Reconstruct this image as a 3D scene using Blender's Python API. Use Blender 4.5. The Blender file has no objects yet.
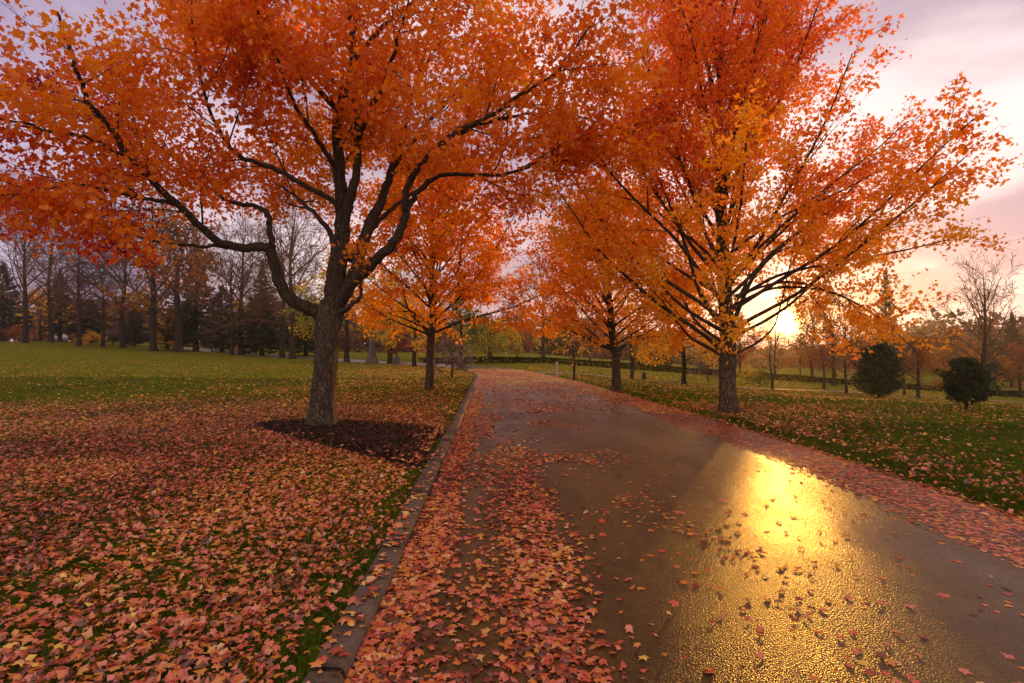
import bpy, math, random
import numpy as np
from mathutils import Vector

S = bpy.context.scene
COL = S.collection
R_ = math.radians
PI = math.pi

# ------------------------------------------------------------------ camera, sky, sun, exposure
FPX = 540.0            # focal length in pixels of the 1024 px wide picture
CAMZ = 1.55
HORY = 345.0
cd = bpy.data.cameras.new('camera'); cam = bpy.data.objects.new('camera', cd); COL.objects.link(cam)
cd.sensor_width = 36.0; cd.lens = 36.0 * FPX / 1024.0
cd.clip_start = 0.05; cd.clip_end = 5000
cam.location = (0, 0, CAMZ)
cam.rotation_euler = (R_(90) + math.atan((HORY - 341.5) / FPX), 0, 0)
S.camera = cam

SUN_AZ = math.atan((785 - 512) / FPX)      # from +Y towards +X
SUN_EL = R_(2.1)
SUN = np.array([math.sin(SUN_AZ) * math.cos(SUN_EL), math.cos(SUN_AZ) * math.cos(SUN_EL), math.sin(SUN_EL)])

W = bpy.data.worlds.new('World'); S.world = W; W.use_nodes = True
nt = W.node_tree; nt.nodes.clear()
def wn(t, **k):
    n = nt.nodes.new(t)
    for a, b in k.items(): setattr(n, a, b)
    return n
def wmath(op, a, b=None, clamp=False):
    n = wn('ShaderNodeMath', operation=op); n.use_clamp = clamp
    for i, v in enumerate((a, b)):
        if v is None: continue
        if isinstance(v, (int, float)): n.inputs[i].default_value = v
        else: nt.links.new(v, n.inputs[i])
    return n.outputs[0]
def wmix(f, a, b):
    n = wn('ShaderNodeMix', data_type='RGBA')
    for i, v in ((0, f), (6, a), (7, b)):
        if isinstance(v, (int, float)): n.inputs[i].default_value = v
        elif isinstance(v, tuple): n.inputs[i].default_value = (*v, 1)
        else: nt.links.new(v, n.inputs[i])
    return n.outputs[2]
def wscale(c, f):
    n = wn('ShaderNodeVectorMath', operation='SCALE')
    if isinstance(c, tuple): n.inputs[0].default_value = c
    else: nt.links.new(c, n.inputs[0])
    if isinstance(f, (int, float)): n.inputs[3].default_value = f
    else: nt.links.new(f, n.inputs[3])
    return n.outputs[0]
def wadd(a, b):
    n = wn('ShaderNodeVectorMath', operation='ADD')
    nt.links.new(a, n.inputs[0]); nt.links.new(b, n.inputs[1])
    return n.outputs[0]
sky = wn('ShaderNodeTexSky', sky_type='NISHITA', sun_disc=False)
sky.sun_elevation = SUN_EL; sky.sun_rotation = SUN_AZ; sky.altitude = 100; sky.air_density = 1.2; sky.dust_density = 2.5; sky.ozone_density = 2.0
bg1 = wn('ShaderNodeBackground'); bg1.inputs[1].default_value = 0.05
nt.links.new(sky.outputs[0], bg1.inputs[0])
tc = wn('ShaderNodeTexCoord')
nrm = wn('ShaderNodeVectorMath', operation='NORMALIZE'); nt.links.new(tc.outputs['Generated'], nrm.inputs[0])
sep = wn('ShaderNodeSeparateXYZ'); nt.links.new(nrm.outputs[0], sep.inputs[0])
dz = wmath('MAXIMUM', sep.outputs[2], 0.0)
den = wmath('ADD', dz, 0.16)
cmb = wn('ShaderNodeCombineXYZ')
nt.links.new(wmath('DIVIDE', sep.outputs[0], den), cmb.inputs[0]); nt.links.new(wmath('DIVIDE', sep.outputs[1], den), cmb.inputs[1])
cl = wn('ShaderNodeTexNoise'); cl.inputs['Scale'].default_value = 0.75; cl.inputs['Detail'].default_value = 6; cl.inputs['Roughness'].default_value = 0.55; cl.inputs['Distortion'].default_value = 0.35
mp = wn('ShaderNodeMapping'); mp.inputs['Location'].default_value = (3.1, 1.7, 0); mp.inputs['Scale'].default_value = (1.0, 0.8, 1)
nt.links.new(cmb.outputs[0], mp.inputs[0]); nt.links.new(mp.outputs[0], cl.inputs[0])
cr = wn('ShaderNodeMapRange'); cr.interpolation_type = 'SMOOTHSTEP'
cr.inputs[1].default_value = 0.42; cr.inputs[2].default_value = 0.62
nt.links.new(cl.outputs[0], cr.inputs[0])
# how close a direction is to the sun
dt = wn('ShaderNodeVectorMath', operation='DOT_PRODUCT'); nt.links.new(nrm.outputs[0], dt.inputs[0]); dt.inputs[1].default_value = tuple(SUN)
dotv = wmath('MAXIMUM', dt.outputs['Value'], 0.0)
sd = wn('ShaderNodeMapRange'); sd.interpolation_type = 'SMOOTHSTEP'; sd.inputs[1].default_value = 0.05; sd.inputs[2].default_value = 0.95
nt.links.new(dt.outputs['Value'], sd.inputs[0]); side = sd.outputs[0]
# cloud deck: mauve undersides, cream and pink lit parts; bluer away from the sunset
dark = wmix(side, (0.17, 0.115, 0.27), (0.50, 0.35, 0.44))
lite = wmix(side, (0.42, 0.31, 0.52), (1.10, 0.86, 0.84))
deck = wmix(cr.outputs[0], dark, lite)
# unseen sky overhead and behind the camera, brightened as added frontal fill light
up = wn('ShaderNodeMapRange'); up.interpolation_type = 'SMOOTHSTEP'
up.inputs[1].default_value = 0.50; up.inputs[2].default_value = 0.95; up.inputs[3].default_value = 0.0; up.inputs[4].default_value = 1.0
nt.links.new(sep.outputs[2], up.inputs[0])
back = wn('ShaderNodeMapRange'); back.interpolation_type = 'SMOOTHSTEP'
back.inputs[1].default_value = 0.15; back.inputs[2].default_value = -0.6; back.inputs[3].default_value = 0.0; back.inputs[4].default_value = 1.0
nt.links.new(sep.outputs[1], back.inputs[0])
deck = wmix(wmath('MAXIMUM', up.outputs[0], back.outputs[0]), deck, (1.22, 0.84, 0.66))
glow = wadd(wscale((1.0, 0.56, 0.20), wmath('MULTIPLY', wmath('POWER', dotv, 60.0), 0.22)),
            wscale((1.0, 0.46, 0.06), wmath('MULTIPLY', wmath('POWER', dotv, 700.0), 1.8)))
disc = wscale((1.0, 0.60, 0.16), wmath('MULTIPLY', wmath('POWER', dotv, 14000.0), 120.0))
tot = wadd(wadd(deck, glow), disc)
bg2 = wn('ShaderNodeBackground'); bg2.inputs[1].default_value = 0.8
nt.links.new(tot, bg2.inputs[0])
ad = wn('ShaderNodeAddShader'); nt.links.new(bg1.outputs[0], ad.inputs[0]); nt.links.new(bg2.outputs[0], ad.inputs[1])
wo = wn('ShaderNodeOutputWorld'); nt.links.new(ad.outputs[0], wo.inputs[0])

sl = bpy.data.lights.new('sun', 'SUN'); so = bpy.data.objects.new('sun', sl); COL.objects.link(so)
sl.energy = 2.8; sl.angle = R_(0.8); sl.color = (1.0, 0.44, 0.06)
so.rotation_euler = Vector(-SUN).to_track_quat('-Z', 'Y').to_euler(); so.location = (30, 60, 20)

S.view_settings.view_transform = 'Standard'; S.view_settings.look = 'None'
S.view_settings.gamma = 1.0; S.view_settings.use_curve_mapping = False
S.view_settings.exposure = 0.36
S.render.engine = 'CYCLES'
S.cycles.max_bounces = 8; S.cycles.diffuse_bounces = 4; S.cycles.glossy_bounces = 3; S.cycles.transmission_bounces = 6
S.cycles.use_denoising = True
try:
    S.cycles.denoiser = 'OPENIMAGEDENOISE'; S.cycles.denoising_input_passes = 'RGB_ALBEDO_NORMAL'
except Exception: pass
S.cycles.sample_clamp_indirect = 6.0

# ------------------------------------------------------------------ numpy helpers
rng = np.random.default_rng(11)
def unit(v):
    v = np.asarray(v, float); n = np.linalg.norm(v, axis=-1, keepdims=True); return v / np.maximum(n, 1e-9)
def sstep(a, b, x):
    t = np.clip((np.asarray(x, float) - a) / (b - a), 0, 1); return t * t * (3 - 2 * t)
def _h(i, j, k, s):
    n = (i * 374761393 + j * 668265263 + k * 2147483647 + s * 974634777) & 0xFFFFFFFF
    n = ((n ^ (n >> 13)) * 1274126177) & 0xFFFFFFFF
    return ((n ^ (n >> 16)) & 0xFFFF) / 65535.0
def noise3(P, scale, seed=0):
    """lattice value noise in 0..1"""
    P = np.asarray(P, float) * scale
    I = np.floor(P).astype(np.int64); F = P - I; F = F * F * (3 - 2 * F)
    out = 0
    for a in (0, 1):
        for b in (0, 1):
            for c in (0, 1):
                w = (F[:, 0] if a else 1 - F[:, 0]) * (F[:, 1] if b else 1 - F[:, 1]) * (F[:, 2] if c else 1 - F[:, 2])
                out = out + w * _h(I[:, 0] + a, I[:, 1] + b, I[:, 2] + c, seed)
    return out

def mesh_np(name, V, F, tint=None, smooth=False):
    """V (n,3); F (m,3) or (m,4) or list of such arrays"""
    me = bpy.data.meshes.new(name)
    Fs = F if isinstance(F, list) else [F]
    Fs = [np.asarray(f, np.int32) for f in Fs if len(f)]
    V = np.asarray(V, np.float32)
    me.vertices.add(len(V)); me.vertices.foreach_set('co', V.ravel())
    loops = np.concatenate([f.ravel() for f in Fs])
    tot = np.concatenate([np.full(len(f), f.shape[1], np.int32) for f in Fs])
    start = np.concatenate([[0], np.cumsum(tot)[:-1]]).astype(np.int32)
    me.loops.add(len(loops)); me.loops.foreach_set('vertex_index', loops)
    me.polygons.add(len(tot)); me.polygons.foreach_set('loop_start', start)
    if tint is not None:
        a = me.attributes.new('tint', 'FLOAT', 'POINT'); a.data.foreach_set('value', np.asarray(tint, np.float32))
    if smooth: me.polygons.foreach_set('use_smooth', np.ones(len(tot), bool))
    me.update(calc_edges=True); me.validate()
    return me
def put(name, me, mat=None, parent=None, loc=(0, 0, 0), rz=0.0, **props):
    o = bpy.data.objects.new(name, me); COL.objects.link(o)
    if mat is not None and me is not None:
        if not me.materials: me.materials.append(mat)
        o.material_slots[0].link = 'OBJECT'; o.material_slots[0].material = mat
    o.location = loc; o.rotation_euler = (0, 0, rz)
    if parent: o.parent = parent
    for k, v in props.items(): o[k] = v
    return o
def thing(name, loc, label, cat, group=None, rz=0.0, sc=1.0):
    e = put(name, None, None, None, loc, rz, label=label, category=cat)
    e.scale = (sc, sc, sc); e.empty_display_size = 0.3
    if group: e['group'] = group
    return e

def tubes(lines, kmin=3):
    """lines: list of (pts (n,3), radii (n,)) -> V, F"""
    Vs, Fs, off = [], [], 0
    for P, r in lines:
        P = np.asarray(P, float); r = np.asarray(r, float); n = len(P)
        rm = r.max(); k = 14 if rm > .12 else 9 if rm > .05 else 6 if rm > .02 else 4 if rm > .008 else 3
        k = max(k, kmin)
        T = np.gradient(P, axis=0); T = unit(T)
        ref = np.array([0.13, 0.21, 1.0]) if abs(unit(P[-1] - P[0])[2]) < .8 else np.array([1.0, 0.17, 0.1])
        A = unit(np.cross(T, ref)); B = np.cross(T, A)
        an = np.arange(k) / k * 2 * PI
        ring = P[:, None, :] + r[:, None, None] * (np.cos(an)[None, :, None] * A[:, None, :] + np.sin(an)[None, :, None] * B[:, None, :])
        Vs.append(ring.reshape(-1, 3))
        i = np.arange(n - 1)[:, None] * k; j = np.arange(k)[None, :]; j2 = (j + 1) % k
        Fs.append((np.stack([i + j, i + j2, i + k + j2, i + k + j], -1)).reshape(-1, 4) + off)
        off += n * k
    return np.concatenate(Vs), np.concatenate(Fs)

# leaf outlines: (template verts with the centre first, fan)
def _fan(out):
    n = len(out); V = np.array([(0, .42, 0.05)] + [(x, y, z) for x, y, z in out], float)
    F = np.array([(0, 1 + i, 1 + (i + 1) % n) for i in range(n)], int)
    return V - np.array([0, .45, 0]), F
LEAF5 = _fan([(0, 0, 0), (.38, .05, -.05), (.30, .27, 0), (.58, .52, -.10), (.22, .62, 0), (0, 1.0, -.08), (-.22, .62, 0), (-.58, .52, -.10), (-.30, .27, 0), (-.38, .05, -.05)])
LEAF3 = _fan([(0, 0, 0), (.50, .42, -.08), (.20, .58, 0), (0, 1.0, -.06), (-.20, .58, 0), (-.50, .42, -.08)])
LEAF1 = (np.array([(0, -.5, 0), (.36, 0, -.06), (0, .5, .0), (-.36, 0, -.06)], float), np.array([(0, 1, 2), (0, 2, 3)], int))

def leaves(P, size, tint, kind=LEAF3, up=.6, dirs=None, curl=.5, rg=rng, flat=None, zs=1.0):
    n = len(P); T, F = kind; k = len(T)
    N = unit(rg.normal(size=(n, 3)) * (1.0 if flat is None else flat) + np.array([0, 0, up if flat is None else 1.0]))
    D = rg.normal(size=(n, 3))
    if dirs is not None: D = D * .7 + dirs
    Y = unit(D - N * (D * N).sum(1, keepdims=True)); X = np.cross(Y, N)
    s = (np.ones(n) * size) * rg.uniform(.55, 1.3, n)
    cu = rg.uniform(-.25, 1.0, n) * curl
    L = T[None, :, :] * np.ones((n, 1, 1))
    wx = rg.uniform(.75, 1.1, n); jit = 1 + rg.normal(size=(n, k)) * .13
    x = L[:, :, 0] * wx[:, None] * jit; y = L[:, :, 1] * jit; z = L[:, :, 2] * (1 + 2 * cu[:, None]) + cu[:, None] * (x * x * .9 + y * y * .5) + rg.normal(size=(n, k)) * .02; z = z * zs
    V = P[:, None, :] + s[:, None, None] * (x[..., None] * X[:, None, :] + y[..., None] * Y[:, None, :] + z[..., None] * N[:, None, :])
    FF = (F[None] + (np.arange(n) * k)[:, None, None]).reshape(-1, 3)
    return V.reshape(-1, 3), FF, np.repeat(tint, k)

# ------------------------------------------------------------------ materials
class M:
    def __init__(s, name):
        s.m = bpy.data.materials.new(name); s.m.use_nodes = True; s.t = s.m.node_tree; s.t.nodes.clear()
        s.out = s.n('ShaderNodeOutputMaterial')
    def n(s, t, **k):
        n = s.t.nodes.new(t)
        for a, b in k.items(): setattr(n, a, b)
        return n
    def l(s, a, b): s.t.links.new(a, b)
    def ramp(s, fac, stops):
        r = s.n('ShaderNodeValToRGB'); e = r.color_ramp.elements
        while len(e) < len(stops): e.new(0.5)
        for q, (p, c) in zip(e, stops): q.position = p; q.color = (*c, 1)
        s.l(fac, r.inputs[0]); return r.outputs[0]
    def noise(s, scale, detail=4, rough=.55, vec=None, dist=0.0):
        n = s.n('ShaderNodeTexNoise'); n.inputs['Scale'].default_value = scale; n.inputs['Detail'].default_value = detail
        n.inputs['Roughness'].default_value = rough; n.inputs['Distortion'].default_value = dist
        s.l(vec if vec else s.pos(), n.inputs['Vector']); return n.outputs[0]
    def pos(s):
        if not hasattr(s, '_p'): s._p = s.n('ShaderNodeNewGeometry').outputs['Position']
        return s._p
    def objc(s):
        if not hasattr(s, '_o'): s._o = s.n('ShaderNodeTexCoord').outputs['Object']
        return s._o
    def mapv(s, vec, scale=(1, 1, 1)):
        m = s.n('ShaderNodeMapping'); m.inputs['Scale'].default_value = scale; s.l(vec, m.inputs[0]); return m.outputs[0]
    def mix(s, f, a, b, mode='MIX'):
        n = s.n('ShaderNodeMix', data_type='RGBA', blend_type=mode)
        for i, v in ((0, f), (6, a), (7, b)):
            if isinstance(v, (int, float)): n.inputs[i].default_value = v
            elif isinstance(v, tuple): n.inputs[i].default_value = (*v, 1)
            else: s.l(v, n.inputs[i])
        return n.outputs[2]
    def math(s, op, a, b=None):
        n = s.n('ShaderNodeMath', operation=op)
        for i, v in enumerate((a, b)):
            if v is None: continue
            if isinstance(v, (int, float)): n.inputs[i].default_value = v
            else: s.l(v, n.inputs[i])
        return n.outputs[0]
    def rng(s, v, a, b, c=0., d=1.):
        n = s.n('ShaderNodeMapRange'); n.interpolation_type = 'SMOOTHSTEP'
        for i, q in enumerate((a, b, c, d)): n.inputs[i + 1].default_value = q
        s.l(v, n.inputs[0]); return n.outputs[0]
    def bump(s, h, strength, dist):
        b = s.n('ShaderNodeBump'); b.inputs['Strength'].default_value = strength; b.inputs['Distance'].default_value = dist
        s.l(h, b.inputs['Height']); return b.outputs[0]
    def bsdf(s, col, rough=.7, normal=None, spec=.5):
        p = s.n('ShaderNodeBsdfPrincipled')
        for nm, v in (('Base Color', col), ('Roughness', rough), ('Specular IOR Level', spec)):
            if isinstance(v, tuple): p.inputs[nm].default_value = (*v, 1)
            elif isinstance(v, (int, float)): p.inputs[nm].default_value = v
            else: s.l(v, p.inputs[nm])
        if normal: s.l(normal, p.inputs['Normal'])
        s.l(p.outputs[0], s.out.inputs[0]); return p

def leaf_mat(name, stops, trans=.5, gloss=.02, rough=.45):
    m = M(name); a = m.n('ShaderNodeAttribute', attribute_name='tint')
    c = m.ramp(a.outputs['Fac'], stops)
    d = m.n('ShaderNodeBsdfDiffuse'); t = m.n('ShaderNodeBsdfTranslucent'); m.l(c, d.inputs[0])
    h = m.n('ShaderNodeHueSaturation'); h.inputs['Saturation'].default_value = 1.05; h.inputs['Value'].default_value = 1.22; m.l(c, h.inputs['Color']); m.l(h.outputs[0], t.inputs[0])
    x = m.n('ShaderNodeMixShader'); x.inputs[0].default_value = trans; m.l(d.outputs[0], x.inputs[1]); m.l(t.outputs[0], x.inputs[2])
    if gloss > 0:
        g = m.n('ShaderNodeBsdfGlossy'); g.inputs['Roughness'].default_value = rough; g.inputs[0].default_value = (1, 1, 1, 1)
        y = m.n('ShaderNodeMixShader'); y.inputs[0].default_value = gloss; m.l(x.outputs[0], y.inputs[1]); m.l(g.outputs[0], y.inputs[2]); x = y
    m.l(x.outputs[0], m.out.inputs[0]); return m.m
RED = (.50, .035, .022); SCAR = (.68, .085, .020); ORA = (.80, .20, .016); AMB = (.82, .33, .022); YEL = (.78, .48, .04); OLI = (.34, .30, .03); GRN = (.07, .13, .02)
MAT = {}
MAT['maple'] = leaf_mat('maple_leaf', [(0, (.30, .022, .035)), (.28, (.64, .12, .022)), (.55, (.74, .25, .02)), (.8, (.74, .34, .025)), (1, (.52, .36, .03))], .58)
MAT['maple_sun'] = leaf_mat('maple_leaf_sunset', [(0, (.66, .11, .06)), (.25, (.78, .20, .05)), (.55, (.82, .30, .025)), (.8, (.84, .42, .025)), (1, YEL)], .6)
MAT['maple_deep'] = leaf_mat('maple_leaf_deep', [(0, (.26, .018, .014)), (.3, (.62, .13, .018)), (.6, (.78, .28, .02)), (1, (.82, .42, .03))], .58)
MAT['yellow'] = leaf_mat('yellow_leaf', [(0, (.45, .22, .02)), (.5, (.74, .40, .03)), (1, (.78, .56, .06))], .5)
MAT['yellowgreen'] = leaf_mat('yellow_green_leaf', [(0, (.10, .15, .02)), (.4, (.30, .30, .03)), (.7, (.62, .42, .03)), (1, (.75, .38, .03))], .45)
MAT['green'] = leaf_mat('green_leaf', [(0, (.03, .07, .015)), (.6, (.09, .14, .02)), (1, (.38, .26, .03))], .35)
MAT['rust'] = leaf_mat('rust_leaf', [(0, (.12, .045, .015)), (.5, (.30, .12, .025)), (1, (.46, .22, .03))], .4)
MAT['winered'] = leaf_mat('wine_red_leaf', [(0, (.10, .015, .015)), (.5, (.24, .035, .03)), (1, (.40, .09, .05))], .4)
MAT['conifer'] = leaf_mat('conifer_needles', [(0, (.012, .025, .012)), (.6, (.03, .055, .022)), (1, (.06, .085, .03))], .15, .02)
MAT['hedge'] = leaf_mat('hedge_leaf', [(0, (.010, .014, .006)), (.6, (.022, .028, .010)), (1, (.05, .05, .02))], .1, 0)
MAT['willow'] = leaf_mat('willow_leaf', [(0, (.20, .24, .03)), (.5, (.45, .44, .05)), (1, (.66, .52, .06))], .5)
MAT['greyshrub'] = leaf_mat('dusty_shrub_leaf', [(0, (.08, .06, .055)), (.6, (.20, .14, .13)), (1, (.32, .22, .2))], .3)
MAT['fallen'] = leaf_mat('fallen_leaf', [(0, (.07, .022, .012)), (.18, (.20, .045, .02)), (.34, (.50, .080, .038)), (.44, (.56, .19, .15)), (.54, (.50, .14, .030)), (.7, (.56, .22, .03)), (.84, (.50, .24, .05)), (.9, (.60, .34, .27)), (1, (.68, .46, .06))], .15, .07, .35)
MAT['fallen_gold'] = leaf_mat('fallen_gold_leaf', [(0, (.20, .06, .02)), (.35, (.46, .18, .03)), (.7, (.58, .31, .04)), (1, (.66, .46, .08))], .2, .04, .4)
MAT['blade'] = leaf_mat('grass_blade', [(0, (.026, .052, .004)), (.6, (.075, .125, .006)), (1, (.18, .19, .014))], .5, .015)

def bark(name, c0, c1, scale=1.0, bs=.9):
    m = M(name); v = m.mapv(m.objc(), (26 * scale, 26 * scale, 5.5 * scale))
    n1 = m.noise(1.0, 7, .68, v, 1.1); n2 = m.noise(2.6, 4, .7, m.mapv(m.objc(), (22 * scale, 22 * scale, 11 * scale)), .5); n3 = m.noise(1.3, 3, .5, m.objc()); n4 = m.noise(3.2, 3, .6, m.objc())
    ridge = m.math('ABSOLUTE', m.math('SUBTRACT', n1, .5)); f = m.math('MULTIPLY', m.rng(ridge, .0, .11), m.rng(n2, .30, .66))
    c = m.ramp(f, [(0, c0), (.3, tuple(a * .65 + b * .35 for a, b in zip(c0, c1))), (.75, c1), (1, tuple(b * 1.55 for b in c1))])
    c = m.mix(m.rng(n4, .40, .66, 0, .5), c, tuple(a * .7 + b * .3 for a, b in zip(c0, c1)))
    c = m.mix(m.rng(n3, .52, .72, 0, .35), c, (.07, .075, .035))      # lichen and moss patches
    m.bsdf(c, .9, m.bump(f, bs, .035 / scale), .2); return m.m
MAT['bark'] = bark('maple_bark', (.020, .015, .012), (.34, .28, .235))
MAT['bark_limb'] = bark('limb_bark', (.016, .012, .010), (.15, .12, .10), 1.3, .6)
MAT['bark_far'] = bark('grey_bark', (.02, .015, .012), (.09, .068, .054), .4, .5)
m = M('dry_twig'); m.bsdf(m.ramp(m.noise(.35, 3), [(.3, (.07, .042, .032)), (.7, (.15, .09, .065))]), .9, None, .1); MAT['twig'] = m.m

# ------------------------------------------------------------------ ground shape, road line
_Y = np.array([-12, -5, 2.5, 4.8, 6.2, 9.2, 14, 18.6, 24, 28, 31, 34, 38, 45, 60, 90])
_L = np.array([-.70, -.72, -.76, -.82, -.88, -.97, -1.13, -1.3, -1.5, -1.8, -2.3, -3.2, -5.2, -11, -28, -65])
_Rr = np.array([4.3, 4.4, 4.5, 4.5, 4.5, 4.32, 3.85, 3.3, 2.45, 1.6, 1.1, .5, -.7, -5, -20, -55])
_yy = np.arange(-12, 90, .25)
def _sm(v):
    v = np.interp(_yy, _Y, v); p = np.pad(v, 8, mode='reflect', reflect_type='odd'); return np.convolve(p, np.ones(17) / 17, 'valid')
_lv, _rv = _sm(_L), _sm(_Rr)
def xl(y): return np.interp(y, _yy, _lv)
def xr(y): return np.interp(y, _yy, _rv)
def hbase(x, y):
    x = np.asarray(x, float); y = np.asarray(y, float)
    q = np.clip(-x - 10, 0, 50)
    l = .00078 * q * q * sstep(12, 45, y)
    r = -.075 * np.clip(x - 3, 0, 38) * sstep(9, 24, y)
    u = .05 * np.sin(x * .31 + 1.3) * np.sin(y * .27 + .4) * sstep(6, 25, np.abs(x - 1.5) + .25 * y)
    return l + r + u
def ground(x, y):
    """height of the lawn / road bed"""
    x = np.asarray(x, float); y = np.asarray(y, float)
    a = sstep(0, .12, xl(y) - .12 - x) * .068 + sstep(.0, .35, x - xr(y)) * .075
    a = a + sstep(.3, 2.5, x - xr(y)) * .04 + sstep(.3, 2.5, xl(y) - x) * .02
    return hbase(x, y) + a - .02
def gz(x, y): return float(ground(np.array([x]), np.array([y]))[0])
def P3(px, py, d): return np.array([(px - 512) / FPX * d, d, CAMZ + (HORY - py) / FPX * d])
def hit(px, py, dmax=110.):
    """where the sight line through a pixel meets the ground"""
    d = np.linspace(2, dmax, 6000); x = (px - 512) / FPX * d; z = CAMZ + (HORY - py) / FPX * d
    k = np.nonzero(z <= ground(x, d))[0]
    i = k[0] if len(k) else len(d) - 1
    return float(x[i]), float(d[i])

# ground sheet: columns follow the road edges, so the kerb step is clean
us = np.concatenate([-np.geomspace(400, 3.2, 70), np.linspace(-3, -.3, 14), [-.26, -.2, -.14, -.08]])
ys = np.concatenate([np.linspace(-30, 0, 16)[:-1], np.linspace(0, 14, 100), np.linspace(14.2, 60, 130), np.geomspace(61, 600, 50)])
yc = np.clip(ys, -12, 89)
cols = [xl(yc)[:, None] + us[None, :], xl(yc)[:, None] * (1 - np.linspace(.06, .94, 12)[None]) + xr(yc)[:, None] * np.linspace(.06, .94, 12)[None]]
ur = np.concatenate([[.0, .07, .14, .21, .28, .36], np.linspace(.5, 3, 14), np.geomspace(3.2, 400, 70)])
cols.append(xr(yc)[:, None] + ur[None, :])
X = np.concatenate(cols, 1); Y = ys[:, None] * np.ones_like(X)
Z = ground(X, Y)
nr, nc = X.shape
i = np.arange(nr - 1)[:, None] * nc; j = np.arange(nc - 1)[None]
Fg = np.stack([i + j, i + j + 1, i + nc + j + 1, i + nc + j], -1).reshape(-1, 4)
m = M('lawn')
n1 = m.noise(.35, 4, .6); n2 = m.noise(55, 3, .7); n3 = m.noise(3.0, 5, .65)
c = m.ramp(n2, [(.25, (.028, .060, .003)), (.55, (.065, .125, .004)), (.8, (.13, .18, .006))])
c = m.mix(m.rng(n1, .38, .62, 0, .75), c, (.105, .105, .022))
vo = m.n('ShaderNodeTexVoronoi', feature='F1'); vo.inputs['Scale'].default_value = 5.5; m.l(m.pos(), vo.inputs['Vector'])
spot = m.math('MULTIPLY', m.rng(vo.outputs[0], .42, .30), m.rng(n3, .36, .56))
lc = m.ramp(vo.outputs['Color'], [(.1, (.40, .12, .03)), (.5, (.60, .30, .05)), (.9, (.55, .38, .08))])
c = m.mix(m.math('MULTIPLY', spot, .8), c, lc)                       # fallen leaves too far off to be modelled
m.bsdf(c, 1.0, m.bump(n2, .7, .04), .0); MAT['lawn'] = m.m
put('ground', mesh_np('ground', np.stack([X, Y, Z], -1).reshape(-1, 3), Fg, None, True), MAT['lawn'], kind='structure')

# road sheet with a slight crown, wet asphalt
ry = np.concatenate([np.linspace(-10, 40, 260), np.linspace(40.5, 80, 60)]); rt = np.linspace(0, 1, 25)
XX = xl(ry)[:, None] * (1 - rt) + xr(ry)[:, None] * rt; YY = ry[:, None] * np.ones_like(XX)
ZZ = hbase(XX, YY) + .004 + .035 * (1 - (2 * rt[None] - 1) ** 2) - .01 * np.exp(-((rt[None] - .13) / .06) ** 2)
nr, nc = XX.shape; i = np.arange(nr - 1)[:, None] * nc; j = np.arange(nc - 1)[None]
Fr = np.stack([i + j, i + j + 1, i + nc + j + 1, i + nc + j], -1).reshape(-1, 4)
def road_z(x, y):
    t = np.clip((x - xl(y)) / (xr(y) - xl(y)), 0, 1)
    return hbase(x, y) + .004 + .035 * (1 - (2 * t - 1) ** 2) - .01 * np.exp(-((t - .13) / .06) ** 2)
m = M('wet_asphalt')
wide = m.noise(.8, 6, .62, m.mapv(m.pos(), (1, .45, 1)), .4); fine = m.noise(58, 4, .8); mid = m.noise(9, 4, .6)
v2 = m.n('ShaderNodeTexVoronoi', feature='F1'); v2.inputs['Scale'].default_value = 95; m.l(m.pos(), v2.inputs['Vector'])
c = m.ramp(mid, [(.3, (.058, .031, .008)), (.7, (.100, .057, .014))])
c = m.mix(m.rng(fine, .5, .68, 0, .75), c, (.16, .10, .04))
crk = m.n('ShaderNodeTexVoronoi', feature='DISTANCE_TO_EDGE'); crk.inputs['Scale'].default_value = .24; crk.inputs['Randomness'].default_value = 1
wob = m.n('ShaderNodeVectorMath', operation='ADD'); nz = m.n('ShaderNodeTexNoise'); nz.inputs['Scale'].default_value = 1.6; nz.inputs['Detail'].default_value = 5; m.l(m.pos(), nz.inputs['Vector'])
sc_ = m.n('ShaderNodeVectorMath', operation='SCALE'); sc_.inputs[3].default_value = .9; m.l(nz.outputs['Color'], sc_.inputs[0]); m.l(m.pos(), wob.inputs[0]); m.l(sc_.outputs[0], wob.inputs[1]); m.l(wob.outputs[0], crk.inputs['Vector'])
crack = m.rng(crk.outputs[0], .0008, .003, .7, 0)
c = m.mix(m.math('MULTIPLY', crack, .8), c, (.008, .007, .006)); stain = m.noise(1.7, 6, .7, m.mapv(m.pos(), (1, .3, 1)), .6); c = m.mix(m.rng(stain, .35, .62, .55, 0), c, (.030, .020, .011))
wet = m.rng(wide, .33, .70)
ro = m.math('ADD', m.rng(wet, 0, 1, .41, .30), m.rng(fine, .3, .8, -.06, .12))
h = m.math('ADD', m.math('MULTIPLY', v2.outputs[0], m.rng(wet, 0, 1, 1.0, .5)), m.math('MULTIPLY', crack, -1.))
h = m.math('ADD', h, m.math('MULTIPLY', mid, .15))
p = m.bsdf(c, ro, m.bump(h, .55, .008), .2)
MAT['road'] = m.m
put('road', mesh_np('road', np.stack([XX, YY, ZZ], -1).reshape(-1, 3), Fr, None, True), MAT['road'], kind='structure')

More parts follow.
